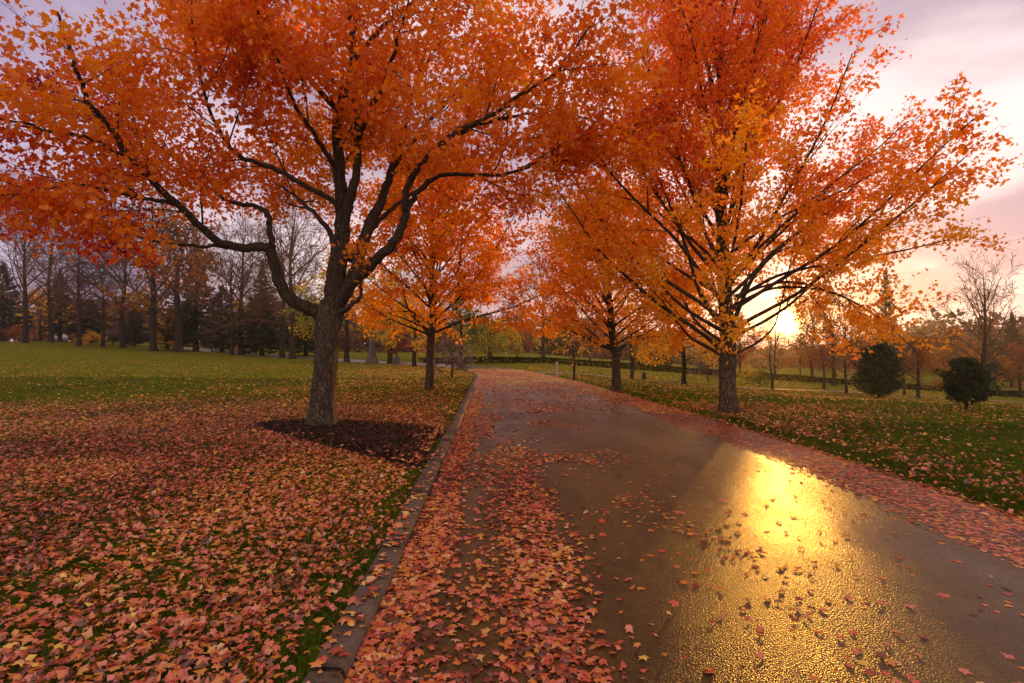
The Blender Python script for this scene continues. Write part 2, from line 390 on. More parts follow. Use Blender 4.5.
# kerb: cast concrete, rounded nose, cut in lengths
m = M('kerb_concrete')
n1 = m.noise(2.2, 5, .65); n2 = m.noise(70, 4, .7)
c = m.ramp(n1, [(.3, (.070, .056, .050)), (.7, (.15, .12, .105))]); c = m.mix(m.rng(n2, .45, .7, 0, .5), c, (.05, .04, .035)); c = m.mix(m.rng(m.noise(5.5, 5, .7), .52, .66, 0, .75), c, (.030, .026, .012)); c = m.mix(m.rng(m.noise(17, 3, .6), .60, .68, 0, .8), c, (.035, .028, .022))
m.bsdf(c, .8, m.bump(n2, .8, .012), .3); MAT['kerb'] = m.m
prof = [(-.165, -.08), (-.165, .062), (-.158, .070), (-.07, .070), (-.022, .066), (-.008, .056), (.0, .03), (.012, -.06)]
VK, FK, off, y0 = [], [], 0, -8.0
while y0 < 36:
    L = 1.5; yk = np.linspace(y0, y0 + L - rng.uniform(.018, .035), 9); jx = rng.normal() * .009; jz = rng.normal() * .006
    A = np.array([[(xl(np.array([yy]))[0] + a + jx, yy, float(hbase(xl(yy), yy)) + b + jz) for a, b in prof] for yy in yk]); n, k = A.shape[:2]
    VK.append(A.reshape(-1, 3)); i = np.arange(n - 1)[:, None] * k; j = np.arange(k - 1)[None]
    FK.append(np.stack([i + j, i + j + 1, i + k + j + 1, i + k + j], -1).reshape(-1, 4) + off)
    FK.append(np.array([[0, 1, 6, 7], [1, 2, 5, 6], [2, 3, 4, 5]]) + off); e = (n - 1) * k; FK.append(np.array([[0, 1, 6, 7], [1, 2, 5, 6], [2, 3, 4, 5]]) + off + e)
    off += n * k; y0 += L
put('kerb', mesh_np('kerb', np.concatenate(VK), np.concatenate(FK)), MAT['kerb'], kind='structure')

# mulch bed at the foot of the left maple
mb = np.array([(-4.75, 9.95), (-4.1, 9.15), (-3.0, 8.05), (-1.9, 7.15), (-1.28, 6.55), (-1.12, 6.5), (-1.14, 8.0), (-1.16, 9.45), (-2.0, 9.9), (-3.0, 10.25), (-4.0, 10.45), (-4.5, 10.3)])
def in_poly(x, y, poly):
    r = np.zeros(len(x), bool); n = len(poly)
    for a in range(n):
        x1, y1 = poly[a]; x2, y2 = poly[(a + 1) % n]
        c_ = ((y1 > y) != (y2 > y)) & (x < (x2 - x1) * (y - y1) / (y2 - y1 + 1e-12) + x1); r ^= c_
    return r
cen = mb.mean(0); rings = []
per = []
for a in range(len(mb)):
    for t in np.linspace(0, 1, 5)[:-1]: per.append(mb[a] * (1 - t) + mb[(a + 1) % len(mb)] * t)
per = np.array(per); per = (np.roll(per, 1, 0) + per * 2 + np.roll(per, -1, 0)) / 4
per[:, 0] = np.minimum(per[:, 0], xl(per[:, 1]) - .165)
per = cen + (per - cen) * (1 + .10 * (noise3(np.concatenate([per, per[:, :1] * 0], 1), 3.5, 5)[:, None] - .5) + .03 * rng.normal(size=(len(per), 1))); per[:, 0] = np.minimum(per[:, 0], xl(per[:, 1]) - .165)
for s in np.linspace(0, 1, 16): rings.append(cen + (per - cen) * s)
Rg = np.array(rings); ns, np_ = Rg.shape[:2]; x = Rg[..., 0].ravel(); y = Rg[..., 1].ravel()
edge = np.repeat(np.linspace(0, 1, 16), np_)
z = ground(x, y) + .012 + .075 * (1 - edge ** 3) + rng.normal(size=len(x)) * .008 * (edge < .99) - .012 * (edge > .99)
i = np.arange(ns - 1)[:, None] * np_; j = np.arange(np_)[None]; j2 = (j + 1) % np_
m = M('bark_mulch'); n1 = m.noise(45, 5, .7, m.mapv(m.pos(), (1, 1.6, 1)), 1.0); n2 = m.noise(4, 3)
c = m.ramp(n1, [(.3, (.010, .005, .004)), (.55, (.032, .014, .010)), (.75, (.085, .040, .028))])
m.bsdf(c, .9, m.bump(n1, 1.0, .05), .2); MAT['mulch'] = m.m
put('mulch_ground', mesh_np('mulch_ground', np.stack([x, y, z], -1), np.stack([i + j, i + np_ + j, i + np_ + j2, i + j2], -1).reshape(-1, 4), None, True), MAT['mulch'], kind='structure')
ncv = 14000; q = rng.uniform([-4.8, 6.4], [-1.1, 10.5], (ncv, 2)); q = q[in_poly(q[:, 0] + rng.normal(size=len(q)) * .10, q[:, 1] + rng.normal(size=len(q)) * .10, mb)]
q = q[q[:, 0] < xl(q[:, 1]) - .17]
Vc, Fc, Tc = leaves(np.stack([q[:, 0], q[:, 1], ground(q[:, 0], q[:, 1]) + .035 + .045 * in_poly(q[:, 0], q[:, 1], cen + (mb - cen) * .9) + rng.uniform(0, .015, len(q))], -1), .045, rng.uniform(0, 1, len(q)), LEAF1, flat=.5)
m = M('mulch_chip'); a = m.n('ShaderNodeAttribute', attribute_name='tint'); m.bsdf(m.ramp(a.outputs['Fac'], [(0, (.014, .007, .005)), (.7, (.045, .02, .014)), (1, (.13, .07, .05))]), .85, None, .2)
put('mulch_chips', mesh_np('mulch_chips', Vc, Fc, Tc), m.m, kind='stuff')

# winding footpath on the right lawn
pp = np.array([hit(u, v) for u, v in ((690, 386), (735, 388), (790, 390), (850, 392.5), (930, 397), (1007, 402), (1060, 405.5))])
ext = np.array([[pp[0, 0] - 9, pp[0, 1] + 7]]); ext2 = np.array([[pp[-1, 0] + 10, pp[-1, 1] - 3]])
pp = np.concatenate([ext, pp, ext2]); t = np.linspace(0, len(pp) - 1, 120)
px_ = np.interp(t, np.arange(len(pp)), pp[:, 0]); py_ = np.interp(t, np.arange(len(pp)), pp[:, 1])
px_ = np.convolve(np.pad(px_, 8, mode='edge'), np.ones(17) / 17, 'valid'); py_ = np.convolve(np.pad(py_, 8, mode='edge'), np.ones(17) / 17, 'valid')
tg = unit(np.stack([np.gradient(px_), np.gradient(py_)], -1)); nn = np.stack([-tg[:, 1], tg[:, 0]], -1)
w5 = np.linspace(-.42, .42, 5); PX = px_[:, None] + nn[:, :1] * w5; PY = py_[:, None] + nn[:, 1:] * w5; PZ = ground(PX, PY) + .035
i = np.arange(119)[:, None] * 5; j = np.arange(4)[None]
m = M('worn_path'); m.bsdf(m.ramp(m.noise(3, 4), [(.3, (.10, .08, .06)), (.7, (.19, .15, .11))]), .8, m.bump(m.noise(60), .3, .01), .5)
put('path', mesh_np('path', np.stack([PX, PY, PZ], -1).reshape(-1, 3), np.stack([i + j, i + j + 1, i + 6 + j, i + 5 + j], -1).reshape(-1, 4), None, True), m.m, kind='structure')

# ------------------------------------------------------------------ trees
def curve_pts(P, n):
    """smooth polyline through points P (Catmull-Rom), n samples"""
    P = np.asarray(P, float); Q = np.concatenate([[2 * P[0] - P[1]], P, [2 * P[-1] - P[-2]]])
    m_ = len(P) - 1; t = np.linspace(0, m_ - 1e-6, n); k = t.astype(int); f = (t - k)[:, None]
    a, b, c_, d = Q[k], Q[k + 1], Q[k + 2], Q[k + 3]
    return .5 * (2 * b + (c_ - a) * f + (2 * a - 5 * b + 4 * c_ - d) * f ** 2 + (3 * b - a - 3 * c_ + d) * f ** 3)
class Grow:
    """collects the wood and the leaf anchor points of one limb"""
    def __init__(s, rg): s.rg = rg; s.lines = []; s.anch = []
    def shoot(s, p, d, length, r0, trop, wig, n=None):
        n = n or max(4, int(length / .22) + 2); step = length / (n - 1); P = [np.array(p, float)]; d = unit(d)
        w = s.rg.normal(size=3) * wig
        for _ in range(n - 1):
            w = w * .6 + s.rg.normal(size=3) * wig; d = unit(d + w + np.array([0, 0, trop]) * step); P.append(P[-1] + d * step)
        P = np.array(P); s.lines.append((P, np.linspace(r0, max(r0 * .22, .0022), n))); return P
    def branch(s, P, rad, level, maxlev, spacing, ratio, ang, trop=.06, wig=.05, t0=.2, lim=None, leafy=1, flatten=.75, minlen=.25, total=None):
        """side shoots along polyline P; shoots of the last levels become leaf anchors"""
        seg = np.linalg.norm(np.diff(P, axis=0), axis=1); L = np.concatenate([[0], np.cumsum(seg)]); tot_ = L[-1]; base = total or tot_
        x = t0 * tot_ + s.rg.uniform(0, spacing); az = s.rg.uniform(0, 2 * PI)
        while x < tot_:
            k = min(np.searchsorted(L, x), len(P) - 1); k = max(k, 1); f = (x - L[k - 1]) / max(seg[k - 1], 1e-6)
            q = P[k - 1] * (1 - f) + P[k] * f; T = unit(P[k] - P[k - 1]); rr = rad[k - 1] * (1 - f) + rad[k] * f
            az += 2.4 + s.rg.normal() * .4
            A = unit(np.cross(T, [0.02, .01, 1.0])); B = np.cross(A, T)
            side = math.cos(az) * A + math.sin(az) * B * flatten
            an = ang * s.rg.uniform(.75, 1.25); d = unit(T * math.cos(an) + side * math.sin(an))
            ln = max(base * ratio * (1 - .62 * x / tot_), minlen) * s.rg.uniform(.6, 1.25)
            if (lim is None or lim(q + d * ln * .92)):
                r0 = min(rr * .6, .009 * ln + .003); Q = s.shoot(q, d, ln, r0, trop, wig)
                if level + 1 >= leafy: s.anch.append(Q[len(Q) // 4:])
                if level + 1 < maxlev: s.branch(Q, s.lines[-1][1], level + 1, maxlev, spacing * .62, ratio * .86, ang, trop, wig, .15, lim, leafy, flatten, minlen)
            x += spacing * s.rg.uniform(.6, 1.4)
def sample(anch, dens, spread, rg, flat=.6):
    P, D = [], []
    for Q in anch:
        seg = np.linalg.norm(np.diff(Q, axis=0), axis=1).sum(); n = rg.poisson(dens * seg) + 1
        t = rg.uniform(0, len(Q) - 1.001, n); k = t.astype(int); f = (t - k)[:, None]
        P.append(Q[k] * (1 - f) + Q[k + 1] * f); D.append(np.repeat(unit(Q[-1] - Q[0])[None], n, 0))
    P = np.concatenate(P); D = np.concatenate(D); o = rg.normal(size=P.shape) * spread; o[:, 2] *= flat; o[:, 2] -= spread * .3
    return P + o, D + unit(o) * .8
def trunk_mesh(P, r, flare=.6, hf=.5, k=26, seed=1, buttress=.10):
    """tapering trunk with a root flare and lumpy bark; P bottom to top"""
    P = curve_pts(P, max(18, int(np.linalg.norm(P[-1] - P[0]) / .09))); n = len(P)
    rr = np.interp(np.linspace(0, 1, n), np.linspace(0, 1, len(r)), r); h = P[:, 2] - P[0, 2]
    an = np.arange(k) / k * 2 * PI; V = []
    for a in range(n):
        fl = 1 + flare * math.exp(-max(h[a], 0) / hf * 2.2)
        ra = rr[a] * fl * (1 + buttress * math.exp(-h[a] / hf) * np.cos(an * 5 + seed) + .035 * np.sin(an * 3 + h[a] * 2.1 + seed) + .02 * np.sin(an * 7 - h[a] * 5))
        V.append(np.stack([P[a, 0] + ra * np.cos(an), P[a, 1] + ra * np.sin(an), np.full(k, P[a, 2])], -1))
    i = np.arange(n - 1)[:, None] * k; j = np.arange(k)[None]; j2 = (j + 1) % k
    V = np.concatenate(V); F = np.stack([i + j, i + j2, i + k + j2, i + k + j], -1).reshape(-1, 4)
    V = V + (noise3(V, 9, seed)[:, None] - .5) * .03 * unit(V - np.array([P[:, 0].mean(), P[:, 1].mean(), 0]) * [1, 1, 0] - V * [0, 0, 1])
    V = np.concatenate([V, P[-1:] + [[0, 0, rr[-1] * .5]]]); top = len(V) - 1; e = (n - 1) * k
    cap = np.array([(e + a, e + (a + 1) % k, top) for a in range(k)])
    return V, [F, cap]
def gap(Pts, targets, rad):
    """mask: points farther than rad (m) from each of the sight lines (origin, direction)"""
    ok = np.ones(len(Pts), bool)
    for o, d, r in targets:
        v = Pts - o; t = v @ d; ok &= (np.linalg.norm(v - t[:, None] * d, axis=1) > r) | (t < 0)
    return ok
cam_o = np.array([0, 0, CAMZ])
SUNGAPS = [(cam_o, SUN, .17), (cam_o + np.array([-.28, 0, .06]), SUN, .13), (np.array([2.35, 5.6, .02]), SUN, .30), (np.array([2.2, 4.4, .02]), SUN, .24), (np.array([2.6, 7.2, .02]), SUN, .30)]

def rel(lines, o): return [(np.asarray(P) - o, r) for P, r in lines]
def emit_tree(name, base, trunkV, trunkF, limbs, leafV, label, cat, group, bmat, lmat, leafmat, parts=True):
    """limbs: list of lists of (pts, radii) -> one child each; all coordinates in world space"""
    b = np.array(base); e = thing(name, tuple(b), label, cat, group)
    put('trunk', mesh_np('trunk', trunkV - b, trunkF, None, True), bmat, e)
    for ln in limbs:
        V, F = tubes(ln); put('limb', mesh_np('limb', V - b, F, None, True), lmat, e)
    if leafV is not None:
        V, F, T = leafV; put('crown', mesh_np('crown', V - b, F, T), leafmat, e)
    return e

# --- the big maple on the left lawn
rg = np.random.default_rng(5)
b1 = np.array([*hit(322.5, 428), 0]); b1[2] = gz(b1[0], b1[1]) - .05
d0 = b1[1]
tr = [b1, P3(323.5, 400, d0), P3(326.5, 350, d0), P3(328.5, 322, d0), P3(332, 300, d0)]
tV, tF = trunk_mesh(np.array(tr), [.235, .208, .205, .22, .24, .2], .55, .40, 36, 3, .18)
dd = lambda *a: [P3(u, v, d0 + w) for u, v, w in a]
HL = [  # (points, r0, r1, leaf start)
    (dd((324, 318, 0), (312, 309, -.05), (293, 300, -.1), (279, 281, -.2), (272, 256, -.3), (266, 247, -.4), (240, 247, -.7), (214, 239, -1.0), (176, 204, -1.4), (137, 165, -1.8), (105, 123, -2.2), (84, 95, -2.5), (67, 46, -2.8), (55, 10, -3)), .135, .015, .42),
    (dd((272, 256, -.3), (270, 236, -.3), (266, 212, -.3), (250, 205, -.2), (225, 199, 0), (190, 172, .4), (150, 140, .9), (100, 110, 1.6), (50, 90, 2.2)), .062, .012, .35),
    (dd((333, 312, .05), (338, 262, .1), (342, 222, .1), (340, 180, .1), (337, 120, .1), (350, 70, .1), (355, 0, .2), (362, -90, .3)), .20, .02, .35),
    (dd((342, 228, .1), (352, 190, -.1), (358, 150, -.2), (352, 60, -.4), (345, -60, -.7)), .115, .02, .3),
    (dd((337, 305, 0), (352, 279, .1), (369, 225, .3), (382, 200, .4), (393, 165, .5), (405, 120, .7), (425, 50, 1), (446, -40, 1.3)), .145, .02, .35),
    (dd((338, 302, -.05), (355, 280, -.2), (377, 260, -.3), (397, 238, -.5), (405, 215, -.6), (405, 198, -.7), (415, 172, -.8), (445, 140, -1), (474, 123, -1.2), (516, 98, -1.5), (558, 70, -1.9), (593, 21, -2.3)), .115, .012, .4),
    (dd((405, 212, -.6), (420, 190, -.4), (445, 174, -.2), (516, 172, .1), (568, 141, .3), (639, 130, .5), (702, 112, .7)), .055, .01, .25),
    (dd((450, 137, -1), (485, 122, -.9), (530, 113, -.6), (575, 116, -.2), (620, 128, .3)), .04, .008, .2),
    (dd((338, 312, -.1), (350, 306, -.25), (361, 296, -.3), (360, 284, -.35), (366, 268, -.5), (360, 250, -.6)), .055, .008, .6),
    (dd((341, 218, .05), (334, 203, -.1), (281, 172, -.5), (239, 155, -.9), (214, 120, -1.2), (200, 80, -1.5), (193, 35, -1.8), (188, -20, -2.1)), .06, .01, .25),
    (dd((340, 175, .1), (318, 140, -.4), (290, 95, -1), (268, 40, -1.7), (250, -10, -2.3)), .055, .01, .2),
    (dd((356, 140, -.2), (375, 100, -.9), (395, 50, -1.8), (410, -10, -2.7)), .06, .01, .2),
    (dd((338, 255, .1), (325, 225, .7), (300, 200, 1.5), (270, 180, 2.6), (240, 165, 3.8)), .07, .01, .3),
    (dd((350, 260, .2), (375, 225, .9), (410, 195, 2), (450, 170, 3.2), (500, 150, 4.4)), .07, .01, .3),
    (dd((342, 200, .1), (335, 175, 1.2), (330, 150, 2.6), (345, 130, 4)), .06, .01, .25),
    (dd((345, 90, .1), (300, 55, .8), (250, 30, 1.6), (190, 20, 2.5)), .06, .01, .2),
    (dd((390, 170, .5), (430, 120, 1.2), (480, 70, 2), (540, 30, 2.8)), .055, .01, .2),
    (dd((352, 60, -.4), (400, 10, -.2), (460, -30, .2), (540, -60, .6)), .055, .01, .2),
    (dd((337, 110, .1), (280, 50, -.3), (210, 0, -.6), (120, -40, -1)), .055, .01, .2),
    (dd((176, 204, -1.4), (130, 195, -1.6), (80, 185, -1.7), (30, 190, -1.8), (-20, 200, -1.9)), .035, .008, .15),
    (dd((240, 247, -.7), (190, 245, -.4), (130, 235, 0), (70, 215, .5), (10, 205, 1)), .035, .008, .25),
    (dd((137, 165, -1.8), (95, 140, -2), (50, 130, -2.2), (0, 118, -2.4), (-60, 100, -2.6)), .035, .008, .15),
]
c1 = np.array([b1[0] - .3, b1[1], 5.6])
def in1(p):
    q = p - c1; return (q[0] / 7.4) ** 2 + (q[1] / 5.4) ** 2 + (q[2] / (5.6 if q[2] > 0 else 3.2)) ** 2 < 1
limbs1, an1 = [], []
for pts, r0, r1, t0 in HL:
    g = Grow(rg); P = curve_pts(pts, max(10, len(pts) * 6)); rad = r0 + (r1 - r0) * np.linspace(0, 1, len(P)) ** .8
    P[2:-1] += rg.normal(size=P[2:-1].shape) * .012
    g.lines.append((P, rad)); g.branch(P, rad, 0, 3, .34, .42, .80, .10, .07, t0, in1, 2, .8, .42, min(np.linalg.norm(np.diff(P, axis=0), axis=1).sum(), 5.0))
    g.anch.append(P[int(len(P) * .8):]); limbs1.append(g.lines); an1 += g.anch
LP, LD = sample(an1, 84, .16, rg)
k = np.array([LP[:, 1] > 4.6]).ravel() & gap(LP, SUNGAPS[:2], 0) & (LP[:, 2] > 2.2)
k &= .75 * noise3(LP, 1.25, 4) + .5 * noise3(LP, 3.2, 9) > .47
LP, LD = LP[k], LD[k]
tint1 = .47 + .62 * (noise3(LP, .5, 1) - .5) + .25 * (noise3(LP, 2.5, 2) - .5) + rg.normal(size=len(LP)) * .09
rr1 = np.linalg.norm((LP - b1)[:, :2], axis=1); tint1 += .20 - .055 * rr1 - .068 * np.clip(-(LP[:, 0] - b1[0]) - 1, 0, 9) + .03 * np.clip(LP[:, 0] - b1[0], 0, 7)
print('maple left: leaves', len(LP), 'anchors', len(an1))
lv = leaves(LP, .086, np.clip(tint1, 0, 1), LEAF5, .35, LD + np.array([0, 0, -.5]), .6, rg)
emit_tree('maple_tree', b1, tV, tF, limbs1, lv, 'large spreading orange maple with flecked trunk in the dark mulch bed', 'tree', 'orange maples lining the road', MAT['bark'], MAT['bark_limb'], MAT['maple'])

# --- maples with a central leader
def leader_tree(name, pxb, pyb, trunk_px, rtrunk, env, nl, spec, label, group, leafmat, tintf, seed, leafsz, dens, kind=LEAF3, gaps=None, hand=(), levels=3, bmat='bark', limbm='bark_limb', spacing=.42, keep=.36, cat='tree', depth=None, zlow=None):
    rg = np.random.default_rng(seed)
    bx, by = hit(pxb, pyb)
    b = np.array([bx, by, gz(bx, by) - .05]); s = by / FPX
    T = np.array([b] + [P3(u, v, by) for u, v in trunk_px]); n_ = len(T)
    hfork = spec['fork']
    tp = curve_pts(T, 60); zb = tp[:, 2] - b[2]
    r_at = lambda z: rtrunk * np.interp(z, [0, hfork, spec['top']], [1.0, .92, .06])
    low = zb <= hfork * 1.02 + .05
    tV, tF = trunk_mesh(tp[low], r_at(zb[low]), .45, .35, 22, seed)
    limbs, an = [], []
    g = Grow(rg); kk = max(0, low.sum() - 3); Pl = tp[kk:]; rl = r_at(zb[kk:]) * np.linspace(1, 1, len(Pl)); g.lines.append((Pl, rl))
    c0 = np.array(env['c']); inn = lambda p: env['f'](p)
    g.branch(Pl, rl, 1, levels, spacing, .22, .6, .06, .06, .55, inn, 2, 1, .38, 4.0); limbs.append(g.lines); an += g.anch
    for pts, r0, r1, t0 in hand:
        g = Grow(rg); P = curve_pts([P3(u, v, by + w) for u, v, w in pts], max(10, len(pts) * 6)); rad = np.linspace(r0, r1, len(P)); g.lines.append((P, rad))
        g.branch(P, rad * .8, 0, levels, spacing, .36, .7, .08, .06, t0, inn, 2, .8, .38); g.anch.append(P[int(len(P) * .75):]); limbs.append(g.lines); an += g.anch
    az = rg.uniform(0, 6)
    for q in range(nl):
        t = (q + .5) / nl; z = hfork * .93 + (spec['top'] * spec.get('ltop', .8) - hfork) * t ** 1.25
        az += 2.4 + rg.normal() * .3; kx = min(np.searchsorted(zb, z), len(tp) - 1); p = tp[kx]
        el = np.interp(t, [0, .3, 1], spec['el']) + rg.normal() * .07; d = np.array([math.cos(az) * math.cos(el), math.sin(az) * math.cos(el), math.sin(el)])
        # length to the edge of the crown
        L = .5
        while L < 9 and env['f'](p + d * L + np.array([0, 0, .02 * L * L])): L += .25
        if L < 1.0: continue
        L *= rg.uniform(.86, 1.0); r0 = min(r_at(z) * .5, .007 * L + .010)
        g = Grow(rg); P = g.shoot(p, d, L, r0, spec['trop'], .035, max(6, int(L / .3)))
        if gaps and not gap(curve_pts(P, 60), [(gaps[0][0], gaps[0][1], .16)], 0).all(): continue
        g.branch(P, g.lines[-1][1], 0, levels, spacing, spec.get('ratio', .36), spec.get('ang', .62), spec['trop'] * .8, .05, .22, inn, 2, .85, .38); g.anch.append(P[int(len(P) * .7):]); limbs.append(g.lines); an += g.anch
    LP, LD = sample(an, dens, leafsz * 1.15, rg)
    k = np.array([True] * len(LP))
    if gaps: k &= gap(LP, gaps, 0)
    k &= .75 * noise3(LP, 1.25, seed) + .5 * noise3(LP, 3.2, seed + 1) > keep + .13
    if 'leaf' in env: k &= env['leaf'](LP)
    if 'prof' in env:
        zs, rs = np.array(env['prof']).T; k &= np.hypot(LP[:, 0] - env['x'], LP[:, 1] - env['y']) < np.interp(LP[:, 2], zs, rs, 0, 0) * (.82 + .36 * noise3(LP, .9, seed + 7))
    LP, LD = LP[k], LD[k]; tint = np.clip(tintf(LP, b, rg), 0, 1)
    print(name, 'leaves', len(LP), 'base', b.round(2), 'lines', sum(map(len, limbs)))
    lv = leaves(LP, leafsz, tint, kind, .4, LD + np.array([0, 0, -.3]), .5, rg)
    return emit_tree(name, b, tV, tF, limbs, lv, label, cat, group, MAT[bmat], MAT[limbm], MAT[leafmat])
def egg(cx, cy, prof):
    """crown envelope of revolution: prof = [(z, r)...]"""
    zs, rs = np.array(prof).T
    return lambda p: math.hypot(p[0] - cx, p[1] - cy) < np.interp(p[2], zs, rs, 0, 0)

bx, by = hit(728, 414)
def leaf2(P):
    r = np.hypot(P[:, 0] - bx - .3, P[:, 1] - by); core = np.interp(P[:, 2], [1, 2.2, 4, 6], [1.7, 1.6, 1.2, .3])
    return (r > core * (.5 + .9 * noise3(P, 1.1, 77)))
PF2 = [(1.1, 2.2), (1.45, 4.4), (2.2, 5.4), (3.4, 5.6), (5, 4.8), (6.5, 3.9), (8, 2.8), (9.2, 2.1), (11, 1.2), (12, .3)]
leader_tree('maple_tree', 728, 414, [(727, 390), (728, 350), (726, 310), (723, 250), (721, 190), (720, 130), (722, 60), (726, -40), (730, -120)], .185,
    {'c': (bx, by, 5), 'f': egg(bx - .25, by, PF2), 'x': bx - .25, 'y': by, 'prof': PF2, 'leaf': leaf2}, 58,
    {'fork': 1.35, 'top': 10.6, 'el': [.28, .80, 1.25], 'trop': .055, 'ratio': .34, 'ang': .55, 'ltop': .78},
    'tall orange maple right of the road with the low sun shining through it', 'orange maples lining the road', 'maple_sun',
    lambda P, b, r: .66 - .070 * (P[:, 2] - 3.0) + .3 * (noise3(P, .6, 3) - .5) + .2 * (noise3(P, 2.4, 5) - .5) + r.normal(size=len(P)) * .08 + .07 * sstep(5.5, 2.5, P[:, 0]),
    21, .084, 72, LEAF3, SUNGAPS,
    hand=[([(735, 354, 0), (758, 342, -.1), (774, 326, -.2), (782, 300, -.3), (789, 270, -.4), (800, 220, -.6)], .03, .006, .5),
          ([(735, 318, 0), (755, 275, 0), (790, 240, .1), (840, 200, .3), (890, 150, .5), (925, 110, .6)], .05, .008, .3),
          ([(720, 354, 0), (700, 343, -.1), (690, 337, -.2), (672, 318, -.3), (640, 300, -.5)], .045, .008, .5),
          ([(718, 322, 0), (699, 290, 0), (684, 240, .1), (664, 190, .2), (640, 130, .4)], .06, .008, .4),
          ([(734, 300, 0), (780, 275, -.4), (840, 262, -.8), (905, 250, -1.2), (955, 238, -1.5)], .04, .008, .3),
          ([(734, 305, 0), (775, 288, -.5), (830, 292, -1.2), (880, 318, -1.8), (915, 352, -2.3)], .035, .006, .35),
          ([(734, 296, .1), (790, 282, .6), (850, 300, 1.2), (900, 335, 1.7), (925, 362, 2)], .035, .006, .35)], levels=3, spacing=.36, keep=.28)

# --- second row
bx3, by3 = hit(429, 391)
leader_tree('maple_tree', 429, 391, [(430, 365), (431, 340), (433, 315), (433, 290), (432, 250), (432, 200), (432, 150)], .135,
    {'c': (0, 0, 0), 'f': egg(bx3 + .3, by3, [(1.5, 2.2), (2.1, 3.6), (3.8, 4.3), (5.5, 3.8), (7, 2.4), (8, .4)])}, 38,
    {'fork': 1.85, 'top': 7.4, 'el': [.25, .7, 1.2], 'trop': .05, 'ratio': .38, 'ang': .65},
    'slim dark orange maple behind the mulch bed, forking low, near the kerb', 'orange maples lining the road', 'maple_deep',
    lambda P, b, r: .62 + .3 * (noise3(P, .7, 3) - .5) + .2 * (noise3(P, 2.4, 5) - .5) + r.normal(size=len(P)) * .08 - .05 * (P[:, 2] - 4),
    31, .115, 50, LEAF3, None, hand=[([(430, 336, 0), (422, 325, 0), (412, 315, -.1), (405, 300, -.1), (400, 270, -.2)], .07, .01, .5), ([(410, 312, -.1), (398, 311, -.2), (384, 314, -.3), (370, 316, -.4)], .03, .006, .5)], levels=3, spacing=.38, keep=.34)
bx4, by4 = hit(616, 391)
leader_tree('maple_tree', 616, 391, [(616, 375), (616, 358), (613, 340), (610, 310), (608, 270), (606, 220), (606, 170)], .148,
    {'c': (0, 0, 0), 'f': egg(bx4 - .1, by4, [(1.4, 1.8), (2.2, 3.3), (3.4, 3.6), (5, 3.2), (6.4, 2.0), (7.3, .4)])}, 38,
    {'fork': 1.35, 'top': 6.8, 'el': [.28, .75, 1.2], 'trop': .05, 'ratio': .38, 'ang': .65},
    'orange maple just left of the sunlit maple, with crimson leaves low on its right side', 'orange maples lining the road', 'maple_deep',
    lambda P, b, r: .66 + .3 * (noise3(P, .7, 13) - .5) + .2 * (noise3(P, 2.4, 15) - .5) + r.normal(size=len(P)) * .08 - .05 * (P[:, 2] - 4) - .75 * sstep(1.7, .7, np.linalg.norm(P - P3(655, 300, by4 - .6), axis=1)),
    32, .115, 50, LEAF3, None, hand=[([(614, 350, 0), (600, 345, -.1), (585, 337, -.2), (568, 330, -.3), (555, 322, -.4)], .06, .008, .5), ([(618, 352, 0), (630, 342, .1), (645, 338, .2), (662, 336, .3)], .05, .008, .5)], levels=3, spacing=.38, keep=.34)

